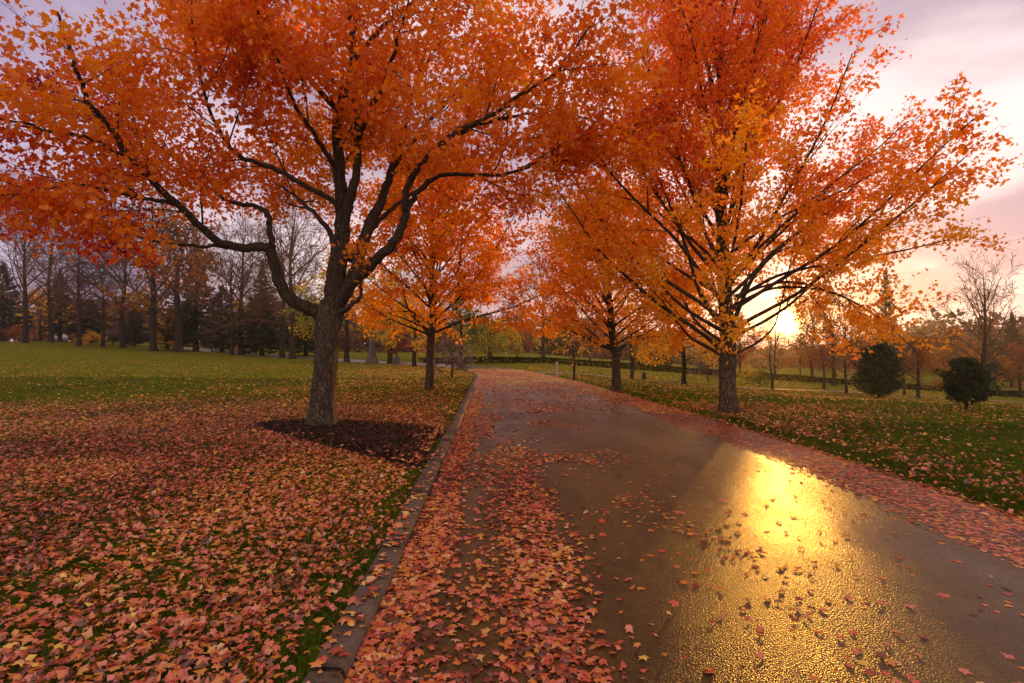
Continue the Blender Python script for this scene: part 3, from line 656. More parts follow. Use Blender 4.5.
# ------------------------------------------------------------------ background trees: prototypes in local metres (height about 10)
def proto_tree(seed, H, fork, spread, nl, el, levels, spacing, rtr, leaf=None, ratio=.4, ang=.6, trop=.05, wig=.07, dens=6, leafsz=.3, keep=.33, twig_r=1.0):
    rg = np.random.default_rng(seed)
    T = np.array([[0, 0, -.1], [rg.normal() * .03, 0, fork * .5], [rg.normal() * .05, rg.normal() * .05, fork], [rg.normal() * .12, rg.normal() * .12, H * .6], [rg.normal() * .25, rg.normal() * .25, H * .95]])
    tp = curve_pts(T, 40); zb = tp[:, 2]; r_at = lambda z: rtr * np.interp(z, [0, fork, H], [1, .85, .05])
    tV, tF = trunk_mesh(tp, r_at(zb), .5, .6, 12, seed)
    lines, an, az = [], [], rg.uniform(0, 6)
    env = egg(0, 0, [(fork * .7, spread * .5), (fork * 1.3, spread * .9), (H * .5, spread), (H * .75, spread * .75), (H, spread * .15)])
    for q in range(nl):
        t = (q + .5) / nl; z = fork * .85 + (H * .85 - fork) * t; az += 2.4 + rg.normal() * .4; p = tp[min(np.searchsorted(zb, z), 39)]
        e_ = np.interp(t, [0, .4, 1], el) + rg.normal() * .12; d = np.array([math.cos(az) * math.cos(e_), math.sin(az) * math.cos(e_), math.sin(e_)]); L = .6
        while L < 12 and env(p + d * L): L += .3
        L *= rg.uniform(.8, 1.05)
        if L < .9: continue
        g = Grow(rg); P = g.shoot(p, d, L, min(r_at(z) * .55, .012 * L + .015), trop, wig * .7, max(5, int(L / .5)))
        g.branch(P, g.lines[-1][1], 0, levels, spacing, ratio, ang, trop, wig, .2, None, min(2, levels), .9, .7); lines += [(a, np.maximum(r, .004 * twig_r)) for a, r in g.lines]; an += g.anch
    wV, wF = tubes(lines); lf = None
    if leaf is not None:
        LP, LD = sample(an, dens, leafsz * .9, rg); k = noise3(LP, .7, seed) + .3 * noise3(LP, 2, seed + 3) > keep; LP = LP[k]
        tint = np.clip(.5 + .7 * (noise3(LP, .6, seed + 5) - .5) + rg.normal(size=len(LP)) * .14, 0, 1); lf = leaves(LP, leafsz, tint, LEAF1 if leafsz > .2 else LEAF3, .4, None, .4, rg)
    print('proto', seed, 'lines', len(lines), 'leaf', 0 if lf is None else len(LP))
    return mesh_np('trunk', tV, tF, None, True), mesh_np('branches', wV, wF, None, False), None if lf is None else mesh_np('crown', *lf)
def conifer_proto(seed, H, R0, z0, n, leafsz=.28, round_=False):
    rg = np.random.default_rng(seed); lines, LP, LD = [], [], []
    tp = np.array([[0, 0, -.1], [.03, 0, H * .3], [0, .04, H * .7], [0, 0, H * .98]]); tV, tF = trunk_mesh(tp, [.022 * H + .05, .018 * H + .03, .01 * H, .015], .3, .4, 10, seed)
    az = 0
    for q in range(n):
        t = (q + rg.uniform(0, 1)) / n; z = z0 + (H - z0) * t ** 1.0; az += 2.4 + rg.normal() * .3
        pr = (math.sin(PI * min(1, .30 + t * .66)) ** .75 if round_ else (1 - t) ** .85 * (.55 + .45 * min(1, t * 6)))
        L = max(.15, R0 * pr * (rg.uniform(.62, 1.15) if round_ else rg.uniform(.72, 1.12))); dz_ = (.35 - .1 * t if round_ else -.12 + .5 * t)
        d = unit([math.cos(az), math.sin(az), dz_]); m_ = max(4, int(L / .25)); s = np.linspace(0, 1, m_)[:, None]
        P = np.array([0, 0, z]) + d * L * s + np.array([0, 0, 1]) * (-.10 * L * s ** 1.2 + .16 * L * s ** 3); lines.append((P, np.linspace(.012 * L + .008, .004, m_)))
        c_ = int(L * (60 if round_ else 46)) + 6; u = rg.uniform(.12, 1.0, c_) ** .7; kx = np.minimum((u * (m_ - 1)).astype(int), m_ - 2); f = (u * (m_ - 1) - kx)[:, None]
        Q = P[kx] * (1 - f) + P[kx + 1] * f; wdt = .30 * L * (1.05 - u) + .10; sd = unit(np.cross(d, [0, 0, 1])); o = rg.normal(size=(c_, 1)) * wdt[:, None] * sd * .6 + rg.normal(size=(c_, 3)) * .05; o[:, 2] -= np.abs(rg.normal(size=c_)) * .10
        LP.append(Q + o); LD.append(np.repeat(d[None], c_, 0) + unit(o) * .6 + np.array([0, 0, -.25]))
    LP = np.concatenate(LP); LD = np.concatenate(LD); tint = np.clip(.45 + .6 * (noise3(LP, 1.1, seed) - .5) + rg.normal(size=len(LP)) * .16, 0, 1)
    lf = leaves(LP, leafsz, tint, (LEAF1[0] * [.55, 1, 1], LEAF1[1]), .5, LD, .3, rg); wV, wF = tubes(lines)
    print('conifer', seed, len(LP)); return mesh_np('trunk', tV, tF, None, True), mesh_np('branches', wV, wF), mesh_np('crown', *lf)
PR = {
    'bare1': proto_tree(101, 10, 2.2, 4.2, 20, [.35, .75, 1.2], 4, .66, .20, None, .44, .6, .05, .10, twig_r=2.4),
    'bare2': proto_tree(102, 10, 2.6, 3.6, 19, [.5, .85, 1.25], 4, .66, .19, None, .44, .55, .07, .09, twig_r=2.4),
    'bare3': proto_tree(103, 10, 1.7, 4.8, 21, [.2, .6, 1.1], 4, .70, .22, None, .44, .65, .02, .12, twig_r=2.4),
    'leafy1': proto_tree(111, 8, 2.0, 3.4, 16, [.25, .7, 1.2], 2, .34, .22, 1, .42, .6, .05, .07, 26, .22),
    'leafy2': proto_tree(112, 8, 1.6, 3.8, 17, [.15, .6, 1.1], 2, .34, .20, 1, .42, .65, .0, .08, 26, .22),
    'sparse': proto_tree(113, 7, 1.8, 2.6, 13, [.3, .75, 1.2], 2, .5, .16, 1, .42, .55, .05, .07, 6, .2, .42),
    'conifer1': conifer_proto(121, 14, 3.4, 1.4, 95, .42), 'conifer2': conifer_proto(122, 9, 3.4, .7, 75, .38),
    'round1': conifer_proto(131, 4.0, 1.7, .25, 150, .19, True), 'round2': conifer_proto(132, 4.0, 1.95, .60, 110, .19, True),
    'bush1': proto_tree(141, 6.4, 1.0, 5.0, 18, [.3, .7, 1.2], 2, .5, .20, 1, .42, .6, .03, .08, 16, .36, .3), 'bush2': proto_tree(142, 5.6, .8, 4.2, 18, [.2, .7, 1.2], 2, .5, .18, 1, .42, .6, .03, .08, 16, .34, .28),
}
PH = {'bare1': 10, 'bare2': 10, 'bare3': 10, 'leafy1': 8, 'leafy2': 8, 'sparse': 7, 'conifer1': 14, 'conifer2': 9, 'round1': 4.0, 'round2': 4.0, 'bush1': 6.4, 'bush2': 5.6}
def plant(kind, px, py, top, lmat, name, label, group, cat='tree', rz=None, wide=1.0, dist=None, bmat='bark_far', tmat='twig'):
    """set a tree with its foot at a pixel of the ground (or at a distance) and its top at a height in the picture"""
    if dist: x, y = (px - 512) / FPX * dist, dist
    else: x, y = hit(px, py)
    z = gz(x, y); zt = CAMZ + (HORY - top) / FPX * y; s = max(.1, (zt - z)) / PH[kind]
    e = thing(name, (x, y, z - .03), label, cat, group, rz if rz is not None else rng.uniform(0, 6.28), 1.0); e.scale = (s * wide, s * wide, s)
    t, w, c_ = PR[kind]; put('trunk', t, MAT[bmat], e); put('branches', w, MAT[tmat], e)
    if c_ is not None: put('crown', c_, MAT[lmat], e)
    return e
B = 'bare trees along the left edge of the lawn'
plant('bare2', 25, 343, 215, None, 'bare_tree', 'leafless dark tree at the far left edge of the lawn', B)
plant('bare3', 51, 342, 232, None, 'bare_tree', 'leafless tree with one low bent limb, second from the left edge', B, rz=2.0)
plant('bare1', 79, 346, 240, None, 'bare_tree', 'leafless tree with thin black trunk left of a shorter bare tree', B)
plant('bare1', 103, 347, 258, None, 'bare_tree', 'short leafless tree with thin trunk between two taller bare ones', B)
plant('bare2', 123, 348, 222, None, 'bare_tree', 'leafless tree with slender straight trunk left of the thick pale trunk', B)
plant('bare2', 153, 351, 188, None, 'bare_tree', 'tall leafless tree with thick grey trunk left of the rust leaved tree', B, bmat='bark_far')
plant('leafy1', 179, 352, 215, 'rust', 'rust_tree', 'broad tree with dull rust brown leaves in front of the dark conifer', 'autumn trees along the far lawn edge')
plant('conifer1', 196, 351.5, 236, 'conifer', 'conifer_tree', 'tall dark pointed conifer behind the rust leaved tree', 'dark conifers behind the lawn')
plant('bare1', 241, 355, 220, None, 'bare_tree', 'leafless tree rising before the dark low conifers left of the big maple', B)
plant('bare2', 232, 355, 250, None, 'bare_tree', 'thin leafless tree close beside a larger bare trunk', B)
plant('conifer2', 262, 356, 288, 'conifer', 'conifer_tree', 'low wide dark conifer left of the mulch bed maple', 'dark conifers behind the lawn', wide=1.35)
plant('conifer2', 306, 356, 300, 'conifer', 'conifer_tree', 'low dark conifer half hidden by the big maple trunk', 'dark conifers behind the lawn', wide=1.5, dist=66)
plant('conifer2', 222, 353, 285, 'conifer', 'conifer_tree', 'low dark conifer right of the tall pointed conifer', 'dark conifers behind the lawn', wide=1.2, dist=72)
plant('conifer2', 92, 345, 300, 'conifer', 'conifer_tree', 'dark low conifer behind the thin black bare trunks', 'dark conifers behind the lawn', wide=1.5, dist=76)
plant('conifer2', 3, 345, 262, 'conifer', 'conifer_tree', 'dark conifer cut by the left edge of the view', 'dark conifers behind the lawn', wide=1.0, dist=74)
plant('leafy2', 40, 342, 290, 'yellow', 'yellow_tree', 'golden tree glowing behind the leftmost bare trunks', 'autumn trees along the far lawn edge', dist=80)
plant('bush1', 168, 351, 328, 'yellow', 'yellow_shrub', 'yellow shrub behind the thick grey trunk', 'shrubs beyond the lawn', 'shrub', dist=70, wide=1.3)
for kd, u, tp_, mt, ds, lb in (('conifer1', 60, 268, 'conifer', 72, 'dark conifer behind the low bent limb of the second bare tree'), ('conifer2', 135, 305, 'conifer', 74, 'low dark conifer between the slender bare tree and the thick grey trunk'), ('conifer1', 262, 262, 'conifer', 80, 'tall dark conifer far behind the elbow limb of the big maple'),
        ('conifer2', 176, 300, 'conifer', 70, 'broad dark conifer low behind the rust leaved tree')):
    plant(kd, u, 350, tp_, mt, 'conifer_tree', lb, 'dark conifers behind the lawn', dist=ds, wide=1.3 if kd == 'conifer2' else 1.0)
for kd, u, tp_, mt, ds, lb in (('bush1', 15, 327, 'rust', 70, 'rust brown shrub under the leftmost bare trees'), ('bush2', 92, 332, 'yellow', 68, 'small yellow shrub between two thin dark bare trunks'), ('bush1', 113, 330, 'greyshrub', 72, 'dusty purple shrub beside the slender bare tree'), ('bush1', 212, 336, 'greyshrub', 70, 'dusty twiggy shrub right of the tall pointed conifer'), ('bush2', 250, 340, 'rust', 66, 'rusty shrub at the foot of the bare tree before the low conifers')):
    plant(kd, u, 350, tp_, mt, 'shrub', lb, 'shrubs beyond the lawn', 'shrub', dist=ds, wide=1.4)
plant('bare3', 282, 358, 230, None, 'bare_tree', 'leafless tree left of a thick grey trunk, close behind the big maple', B)
plant('bare2', 292, 359, 200, None, 'bare_tree', 'leafless tree with thick grey trunk close left of the big maple', B)
plant('leafy2', 347, 362, 255, 'yellowgreen', 'yellow_green_tree', 'yellow green tree just right of the big maple trunk', 'autumn trees along the far lawn edge')
plant('leafy1', 390, 364, 270, 'yellowgreen', 'yellow_green_tree', 'yellow green tree seen between the big maple and the slim dark maple', 'autumn trees along the far lawn edge')
plant('leafy1', 414, 367, 285, 'yellow', 'yellow_tree', 'amber tree with brown trunk just left of the slim dark maple', 'autumn trees along the far lawn edge')
plant('leafy2', 397, 362, 330, 'winered', 'wine_red_tree', 'small wine red tree beyond the lawn left of the slim dark maple', 'autumn trees along the far lawn edge', dist=52)
plant('bush2', 452, 379, 340, 'greyshrub', 'bare_shrub', 'twiggy purple brown little tree beside the kerb far down the road', 'shrubs beyond the lawn', 'shrub')
plant('leafy1', 461, 368, 290, 'green', 'green_tree', 'green leaved tree left of the willow at the end of the road', 'autumn trees along the far lawn edge')
plant('bush1', 464, 372.5, 363, 'green', 'green_bush', 'low green bush at the bend of the kerb', 'shrubs beyond the lawn', 'shrub')
plant('bare1', 543, 371, 255, None, 'bare_tree', 'big purple brown leafless tree beyond the end of the road', 'bare trees beyond the road', dist=50, wide=1.0)
plant('leafy2', 517, 371, 325, 'winered', 'wine_red_tree', 'dark red brown tree at the end of the road right of the willow', 'autumn trees along the far lawn edge', dist=52)
plant('sparse', 574, 381, 322, 'yellow', 'sapling', 'thin yellow sapling on the right verge beyond the grey post', 'autumn trees along the far lawn edge')
plant('leafy1', 590, 372, 320, 'winered', 'wine_red_tree', 'reddish tree behind the thin yellow sapling', 'autumn trees along the far lawn edge', dist=55)
plant('sparse', 632, 380, 300, 'rust', 'rust_tree', 'grey trunked tree with few rust leaves right of the crimson streaked maple', 'autumn trees along the far lawn edge')
plant('conifer2', 662, 373, 325, 'conifer', 'conifer_tree', 'dark round conifer behind the litter bin', 'dark conifers behind the lawn', dist=46)
plant('conifer2', 638, 373, 330, 'green', 'green_tree', 'dull green tree behind the rust leaved grey trunk', 'dark conifers behind the lawn', dist=52)
plant('leafy2', 684, 385.5, 285, 'yellow', 'yellow_tree', 'golden tree with drooping leaves left of the sunlit maple trunk', 'autumn trees along the far lawn edge')
plant('bush1', 708, 381.5, 358, 'greyshrub', 'grey_shrub', 'wide dusty grey shrub left of the sunlit maple trunk', 'shrubs beyond the lawn', 'shrub', wide=1.2)
plant('bush2', 747, 384, 366, 'yellowgreen', 'yellow_green_bush', 'yellow green bush right of the sunlit maple trunk', 'shrubs beyond the lawn', 'shrub')
plant('bush2', 760, 387, 370, 'green', 'green_bush', 'small dark green bush beside the footpath', 'shrubs beyond the lawn', 'shrub')
plant('sparse', 772, 390, 338, 'rust', 'rust_tree', 'slim tree with reddish leaves beside the footpath, below the sun', 'autumn trees along the far lawn edge', wide=1.1)
plant('sparse', 824, 389.5, 342, 'winered', 'wine_red_tree', 'small wine red tree beyond the footpath right of the sun', 'autumn trees along the far lawn edge', wide=1.1)
plant('bare3', 846, 394, 322, None, 'bare_tree', 'stout dark trunked leafless tree left of the round evergreen', 'bare trees beyond the road', wide=.9)
plant('conifer1', 886, 392, 268, 'conifer', 'conifer_tree', 'tall narrow conifer showing through the sunlit maple leaves', 'dark conifers behind the lawn', dist=60, wide=.7)
plant('round1', 879, 398.5, 343, 'conifer', 'evergreen_tree', 'round bushy evergreen on a short trunk, egg shaped and even', 'evergreens on the right lawn')
plant('round2', 966, 410.5, 357, 'conifer', 'evergreen_tree', 'flat topped ragged evergreen on a short trunk near the right edge', 'evergreens on the right lawn')
plant('bare3', 904, 395, 338, None, 'bare_tree', 'thin trunk right of the round evergreen, left of the reddish tree', 'bare trees beyond the road')
plant('leafy1', 918, 398, 338, 'rust', 'rust_tree', 'reddish brown tree between the two evergreens', 'autumn trees along the far lawn edge')
plant('bare2', 984, 401, 268, None, 'bare_tree', 'tall leafless tree against the sunset behind the ragged evergreen', 'bare trees beyond the road', rz=1.0)
plant('conifer1', 1012, 396, 312, 'conifer', 'conifer_tree', 'dark conifer against the sky at the right edge', 'dark conifers behind the lawn', dist=55)
plant('conifer2', 985, 394, 322, 'conifer', 'conifer_tree', 'dark broad conifer left of the one at the right edge', 'dark conifers behind the lawn', dist=58)
plant('leafy2', 950, 392, 330, 'rust', 'rust_tree', 'brown tree filling the gap behind the ragged evergreen', 'autumn trees along the far lawn edge', dist=50)
plant('leafy1', 1020, 395, 345, 'rust', 'rust_tree', 'brown tree under the conifer at the right edge', 'autumn trees along the far lawn edge', dist=44)
plant('leafy2', 735, 378, 338, 'green', 'green_tree', 'dark green tree in the distance right of the sunlit maple trunk', 'autumn trees along the far lawn edge', dist=52)
plant('leafy1', 860, 385, 345, 'winered', 'wine_red_tree', 'dull red tree far behind the stout bare trunk', 'autumn trees along the far lawn edge', dist=52)

plant('leafy1', 740, 386, 316, 'winered', 'wine_red_tree', 'dull red tree left of the low sun, beyond the footpath', 'autumn trees along the far lawn edge', dist=42, wide=.85)
plant('leafy2', 834, 388, 298, 'rust', 'rust_tree', 'reddish brown tree right of the low sun, beyond the footpath', 'autumn trees along the far lawn edge', dist=41)
plant('bare1', 775, 388, 312, None, 'bare_tree', 'slim leafless tree with the low sun shining through its twigs', 'bare trees beyond the road', dist=48, wide=.8)
plant('bare2', 812, 388, 300, None, 'bare_tree', 'leafless tree a little to the right of the low sun', 'bare trees beyond the road', dist=56, wide=1.0)
plant('leafy2', 800, 388, 341, 'rust', 'rust_tree', 'low reddish tree directly under the sun', 'autumn trees along the far lawn edge', dist=62)

# weeping willow at the end of the road
rgw = np.random.default_rng(7); wx, wy = (490 - 512) / FPX * 44, 44.; wz = gz(wx, wy)
we = thing('willow_tree', (wx, wy, wz - .03), 'yellow green weeping willow at the end of the road', 'tree')
tV, tF = trunk_mesh(np.array([[0, 0, -.1], [0, .05, 1], [.05, 0, 2.4]]), [.22, .18, .1], .4, .4, 12, 4); put('trunk', mesh_np('trunk', tV, tF, None, True), MAT['bark_far'], we)
ln, lp = [], []
for q in range(150):
    az = rgw.uniform(0, 2 * PI); r = 2.6 * math.sqrt(rgw.uniform(.03, 1)); zt = 4.2 - .16 * r * r + rgw.normal() * .25; t = np.linspace(0, 1, 7)[:, None]
    a = np.array([0, 0, 2.2]); bq = np.array([r * .8 * math.cos(az), r * .8 * math.sin(az), zt]); c_ = np.array([r * 1.1 * math.cos(az), r * 1.1 * math.sin(az), rgw.uniform(.3, 1.6)])
    P = a * (1 - t) ** 2 + 2 * bq * 1.2 * t * (1 - t) + c_ * t * t; ln.append((P, np.linspace(.03, .004, 7))); n = 34; u = rgw.uniform(2, 5.99, n); kx = u.astype(int); f = (u - kx)[:, None]
    lp.append(P[kx] * (1 - f) + P[kx + 1] * f + rgw.normal(size=(n, 3)) * [.09, .09, .12])
V, F = tubes(ln); put('branches', mesh_np('branches', V, F), MAT['twig'], we); lp = np.concatenate(lp)
put('crown', mesh_np('crown', *leaves(lp, .2, np.clip(.5 + .7 * (noise3(lp, .9, 2) - .5) + rgw.normal(size=len(lp)) * .15, 0, 1), (LEAF1[0] * [.5, 1.2, 1], LEAF1[1]), .0, np.array([[0, 0, -2.0]]) * np.ones((len(lp), 1)), .3, rgw)), MAT['willow'], we)

# far woods behind everything: one mass nobody could count
rgf = np.random.default_rng(17); FP, FT = [], []
for q in range(560):
    az = rgf.uniform(-.86, .86); dist = rgf.uniform(95, 150); x, y = dist * math.tan(az), dist
    near_sun = abs(az - SUN_AZ)
    hgt = (rgf.uniform(5.5, 11) if az < -.12 else rgf.uniform(4.5, 9) if az < .2 else rgf.uniform(3.2, 6.5) if az < .62 else rgf.uniform(6, 12))
    hgt *= 1 if near_sun > .10 else .55 + near_sun * 3
    z = gz(x, y); n = 90; w = rgf.uniform(2.2, 4.5)
    o = unit(rgf.normal(size=(n, 3))) * rgf.uniform(.3, 1, (n, 1)) ** .5
    FP.append(np.stack([x + o[:, 0] * w, y + o[:, 1] * w, z + hgt * .48 + o[:, 2] * hgt * .52], -1)); FT.append(np.full(n, rgf.uniform(0, 1)) + rgf.normal(size=n) * .06)
FP = np.concatenate(FP); FT = np.clip(np.concatenate(FT), 0, 1)
MAT['farwood'] = leaf_mat('far_wood_foliage', [(0, (.03, .05, .02)), (.3, (.10, .07, .05)), (.6, (.18, .10, .07)), (.85, (.30, .13, .05)), (1, (.45, .28, .05))], .3, 0)
put('far_woods', mesh_np('far_woods', *leaves(FP, 1.25, FT, LEAF3, .1, None, .4, rgf)), MAT['farwood'], kind='stuff')

# clipped low hedge beyond the road end and across the right lawn
def hedge(pts, h, w, label, seed):
    rg = np.random.default_rng(seed); P = np.array(pts, float); Pc = curve_pts(np.concatenate([P, np.zeros((len(P), 1))], 1), 80)[:, :2]
    b = Pc[0]; tg = unit(np.gradient(Pc, axis=0)); nr_ = np.stack([-tg[:, 1], tg[:, 0]], -1)
    Lh = np.linalg.norm(np.diff(Pc, axis=0), axis=1).sum(); n = int(Lh * 420); k = rg.integers(0, 80, n); a = rg.uniform(-1, 1, n); zz = rg.uniform(0, 1, n)
    shell = rg.uniform(0, 1, n) < .5; zz = np.where(shell, 1 - .12 * rg.uniform(0, 1, n), zz); a = np.where(~shell, np.sign(a) * (1 - .15 * rg.uniform(0, 1, n)), a)
    q = Pc[k] + nr_[k] * (a * w / 2)[:, None] + tg[k] * rg.uniform(-.4, .4, (n, 1)); L3 = np.stack([q[:, 0], q[:, 1], ground(q[:, 0], q[:, 1]) + .02 + zz * h * (.9 + .2 * noise3(np.stack([q[:, 0], q[:, 1], zz * 0], -1), .5, seed))], -1)
    o = np.array([b[0], b[1], gz(*b)]); e = put('hedge', mesh_np('hedge', *leaves(L3 - o, .17, np.clip(rg.normal(size=n) * .2 + .2, 0, 1), LEAF1, .4, None, .3, rg)), MAT['hedge'], None, tuple(o), label=label, category='hedge')
    return e
hedge([(-7.5, 46), (-2, 44.5), (3, 43), (9, 42), (14, 42)], .42, .8, 'low dark hedge crossing beyond the end of the road', 51)
hedge([(15.5, 44), (22, 45), (32, 46), (42, 45), (52, 42)], .42, .8, 'low dark hedge far across the right lawn behind the footpath', 52)

# ------------------------------------------------------------------ small things
def box(bm_list, x0, x1, y0, y1, z0, z1):
    V = np.array([(x, y, z) for z in (z0, z1) for y in (y0, y1) for x in (x0, x1)]); bm_list.append(V)
import bmesh
def bm_obj(name, fn, mat, parent=None, bevel=0, **props):
    bm = bmesh.new(); fn(bm)
    if bevel: bmesh.ops.bevel(bm, geom=bm.edges[:], offset=bevel, segments=2, affect='EDGES', clamp_overlap=True)
    me = bpy.data.meshes.new(name); bm.to_mesh(me); bm.free(); return put(name, me, mat, parent, **props)
def cyl(bm, r0, r1, z0, z1, seg=20, c=(0, 0)):
    from mathutils import Matrix
    bmesh.ops.create_cone(bm, cap_ends=True, segments=seg, radius1=r0, radius2=r1, depth=z1 - z0, matrix=Matrix.Translation((c[0], c[1], (z0 + z1) / 2)))
def cube(bm, x0, x1, y0, y1, z0, z1):
    from mathutils import Matrix
    bmesh.ops.create_cube(bm, size=1, matrix=Matrix.Translation(((x0 + x1) / 2, (y0 + y1) / 2, (z0 + z1) / 2)) @ Matrix.Diagonal((x1 - x0, y1 - y0, z1 - z0, 1)))
def plain(name, c, rough=.6, c2=None):
    m = M(name); m.bsdf(m.ramp(m.noise(12, 4), [(.3, c), (.7, c2 or tuple(v * 1.4 for v in c))]), rough); return m.m
mdark = plain('dark_bin_metal', (.02, .02, .02), .5); mpost = plain('weathered_post_paint', (.30, .26, .24), .7); mstone = plain('grey_granite', (.07, .064, .066), .8); mwhite = plain('pale_car_paint', (.20, .19, .21), .4); mglass = plain('dark_car_glass', (.02, .02, .025), .1); mtyre = plain('tyre_rubber', (.015, .015, .015), .8)
x, y = hit(644, 380.5); e = thing('bollard', (x, y, gz(x, y)), 'short dark bollard on the lawn left of the golden tree', 'bollard')
bm_obj('post', lambda b: cyl(b, .10, .09, -.05, .34, 16), mdark, e); bm_obj('cap', lambda b: (cyl(b, .115, .115, .342, .37, 16), cyl(b, .11, .04, .37, .42, 16)), mdark, e)
x, y = hit(557, 376); e = thing('marker_post', (x, y, gz(x, y)), 'short pale grey post on the right verge near the end of the road', 'post')
bm_obj('post', lambda b: cyl(b, .075, .07, -.05, .62, 14), mpost, e); bm_obj('cap', lambda b: cyl(b, .085, .04, .622, .68, 14), mpost, e)
x, y = hit(372, 364); e = thing('stone_obelisk', (x, y, gz(x, y)), 'tapering grey stone obelisk beyond the lawn right of the big maple', 'monument')
def taper(b):
    cyl(b, .34, .20, .50, 1.75, 4); cyl(b, .20, .02, 1.75, 1.95, 4)
bm_obj('shaft', taper, mstone, e); bm_obj('plinth', lambda b: (cube(b, -.42, .42, -.42, .42, -.1, .25), cube(b, -.33, .33, -.33, .33, .252, .498)), mstone, e)
x, y = hit(396, 365); e = thing('headstone', (x, y, gz(x, y)), 'squat grey headstone right of the stone obelisk', 'headstone')
bm_obj('slab', lambda b: cube(b, -.27, .27, -.10, .10, .12, .6), mstone, e, .05); bm_obj('footing', lambda b: cube(b, -.38, .38, -.18, .18, -.1, .118), mstone, e)
cx_, cy_ = (60 - 512) / FPX * 90, 90.
e = thing('parked_car', (cx_, cy_, gz(cx_, cy_)), 'pale car parked far off behind the bare trees on the left', 'car', rz=2.35)
def carbody(b):
    pr = [(-2.1, .35), (-2.15, .75), (-1.95, .95), (-1.2, 1.0), (-.7, 1.42), (.7, 1.45), (1.35, 1.02), (2.0, .9), (2.15, .7), (2.15, .35)]
    A = [b.verts.new((x, -.85 + (.12 if z > 1.1 else 0), z)) for x, z in pr]; C = [b.verts.new((x, .85 - (.12 if z > 1.1 else 0), z)) for x, z in pr]
    b.faces.new(A); b.faces.new(C[::-1])
    for k in range(len(pr)): b.faces.new((A[k], C[k], C[(k + 1) % len(pr)], A[(k + 1) % len(pr)]))
bm_obj('body', carbody, mwhite, e)
for s in (-1, 1):
    bm_obj('window', lambda b: b.faces.new([b.verts.new(v) for v in ((-1.05, s * .845, 1.04), (1.15, s * .845, 1.04), (.62, s * .742, 1.38), (-.62, s * .742, 1.36))]), mglass, e)
    for xx in (-1.3, 1.3):
        w = bm_obj('wheel', lambda b: cyl(b, .33, .33, -.1, .1, 18), mtyre, e); w.location = (xx, s * .8, .33); w.rotation_euler = (PI / 2, 0, 0)

# ------------------------------------------------------------------ grass and fallen leaves
def blades(n, x0, x1, y0, y1, hgt, wid, seed, ok, power=1.0):
    rg = np.random.default_rng(seed); y = y0 + (y1 - y0) * rg.uniform(0, 1, n) ** power; x = rg.uniform(x0, x1, n); k = ok(x, y); x, y = x[k], y[k]; n = len(x)
    h_ = hgt * rg.uniform(.5, 1.3, n) * (.6 + .8 * noise3(np.stack([x, y, x * 0], -1), 1.5, seed)); az = rg.uniform(0, 2 * PI, n); w = wid * rg.uniform(.6, 1.3, n); B = np.stack([x, y, ground(x, y) - .005], -1)
    sx = np.stack([np.cos(az), np.sin(az), 0 * az], -1) * w[:, None] / 2; ln_ = rg.normal(size=(n, 3)) * [.5, .5, 0] * h_[:, None] + np.array([0, 0, 1]) * h_[:, None]
    V = np.stack([B - sx, B + sx, B + ln_], 1).reshape(-1, 3); F = np.arange(3 * n).reshape(-1, 3); return V, F, np.repeat(np.clip(rg.normal(size=n) * .2 + .35 + .5 * (noise3(B, .5, seed) - .3), 0, 1), 3)
def left_ok(x, y): return (x < xl(y) - .17) & ~in_poly(x, y, mb) & (np.abs(x) < y * 1.1 + 1)
def right_ok(x, y): return (x > xr(y) + .10) & (np.abs(x) < y * 1.1 + 1)
G = [blades(150000, -10, -.8, 1.8, 9, .055, .009, 61, left_ok, 1.2), blades(110000, -24, -.8, 8, 24, .07, .016, 62, left_ok, 1.3), blades(70000, 4, 12, 3.2, 10, .07, .012, 63, right_ok), blades(90000, 2, 26, 9, 26, .075, .018, 64, right_ok, 1.2),
     blades(26000, 4.3, 5.2, 3.5, 11, .055, .012, 65, lambda x, y: (x > xr(y) + .12) & (x < xr(y) + .5)), blades(9000, -1.3, -.8, 1.8, 9, .05, .009, 66, lambda x, y: left_ok(x, y) & (x > xl(y) - .32))]
V = np.concatenate([g[0] for g in G]); T = np.concatenate([g[2] for g in G]); F = np.arange(len(V)).reshape(-1, 3)
put('grass', mesh_np('grass', V, F, T), MAT['blade'], kind='stuff')

def litter(n, x0, x1, y0, y1, size, seed, dens, zf, kind=LEAF5, mat='fallen', flat=.32, lift=.012, power=1.0, name='fallen_leaves', tb=.5, curl=.9, zs=1.0):
    rg = np.random.default_rng(seed); y = y0 + (y1 - y0) * rg.uniform(0, 1, n) ** power; x = rg.uniform(x0, x1, n); k = rg.uniform(0, 1, n) < dens(x, y); x, y = x[k], y[k]; n = len(x)
    P = np.stack([x, y, zf(x, y) + lift * rg.uniform(.4, 2.2, n)], -1); t = np.clip(tb + rg.normal(size=n) * .27 + .5 * (noise3(P, .8, seed) - .5), 0, 1)
    cut = (n * 5) // 10, (n * 8) // 10; Vs, Fs, Ts, off = [], [], [], 0
    for a, b, kd, sc_, cu in ((0, cut[0], kind, 1., curl), (cut[0], cut[1], LEAF3, .95, curl * 1.5), (cut[1], n, LEAF1, .85, curl * 2.2)):
        V, F, T = leaves(P[a:b], size * sc_, t[a:b], kd, .5, None, cu, rg, flat * (1 if kd is kind else 1.25), zs); Vs.append(V); Fs.append(F + off); Ts.append(np.clip(T + rg.normal(size=len(T)) * .035, 0, 1)); off += len(V)
    put(name, mesh_np(name, np.concatenate(Vs), np.concatenate(Fs), np.concatenate(Ts)), MAT[mat], kind='stuff')
def nz2(x, y, s, seed): return noise3(np.stack([x, y, 0 * x], -1), s, seed)
infov = lambda x, y: (np.abs(x) < y * 1.02 + .6)
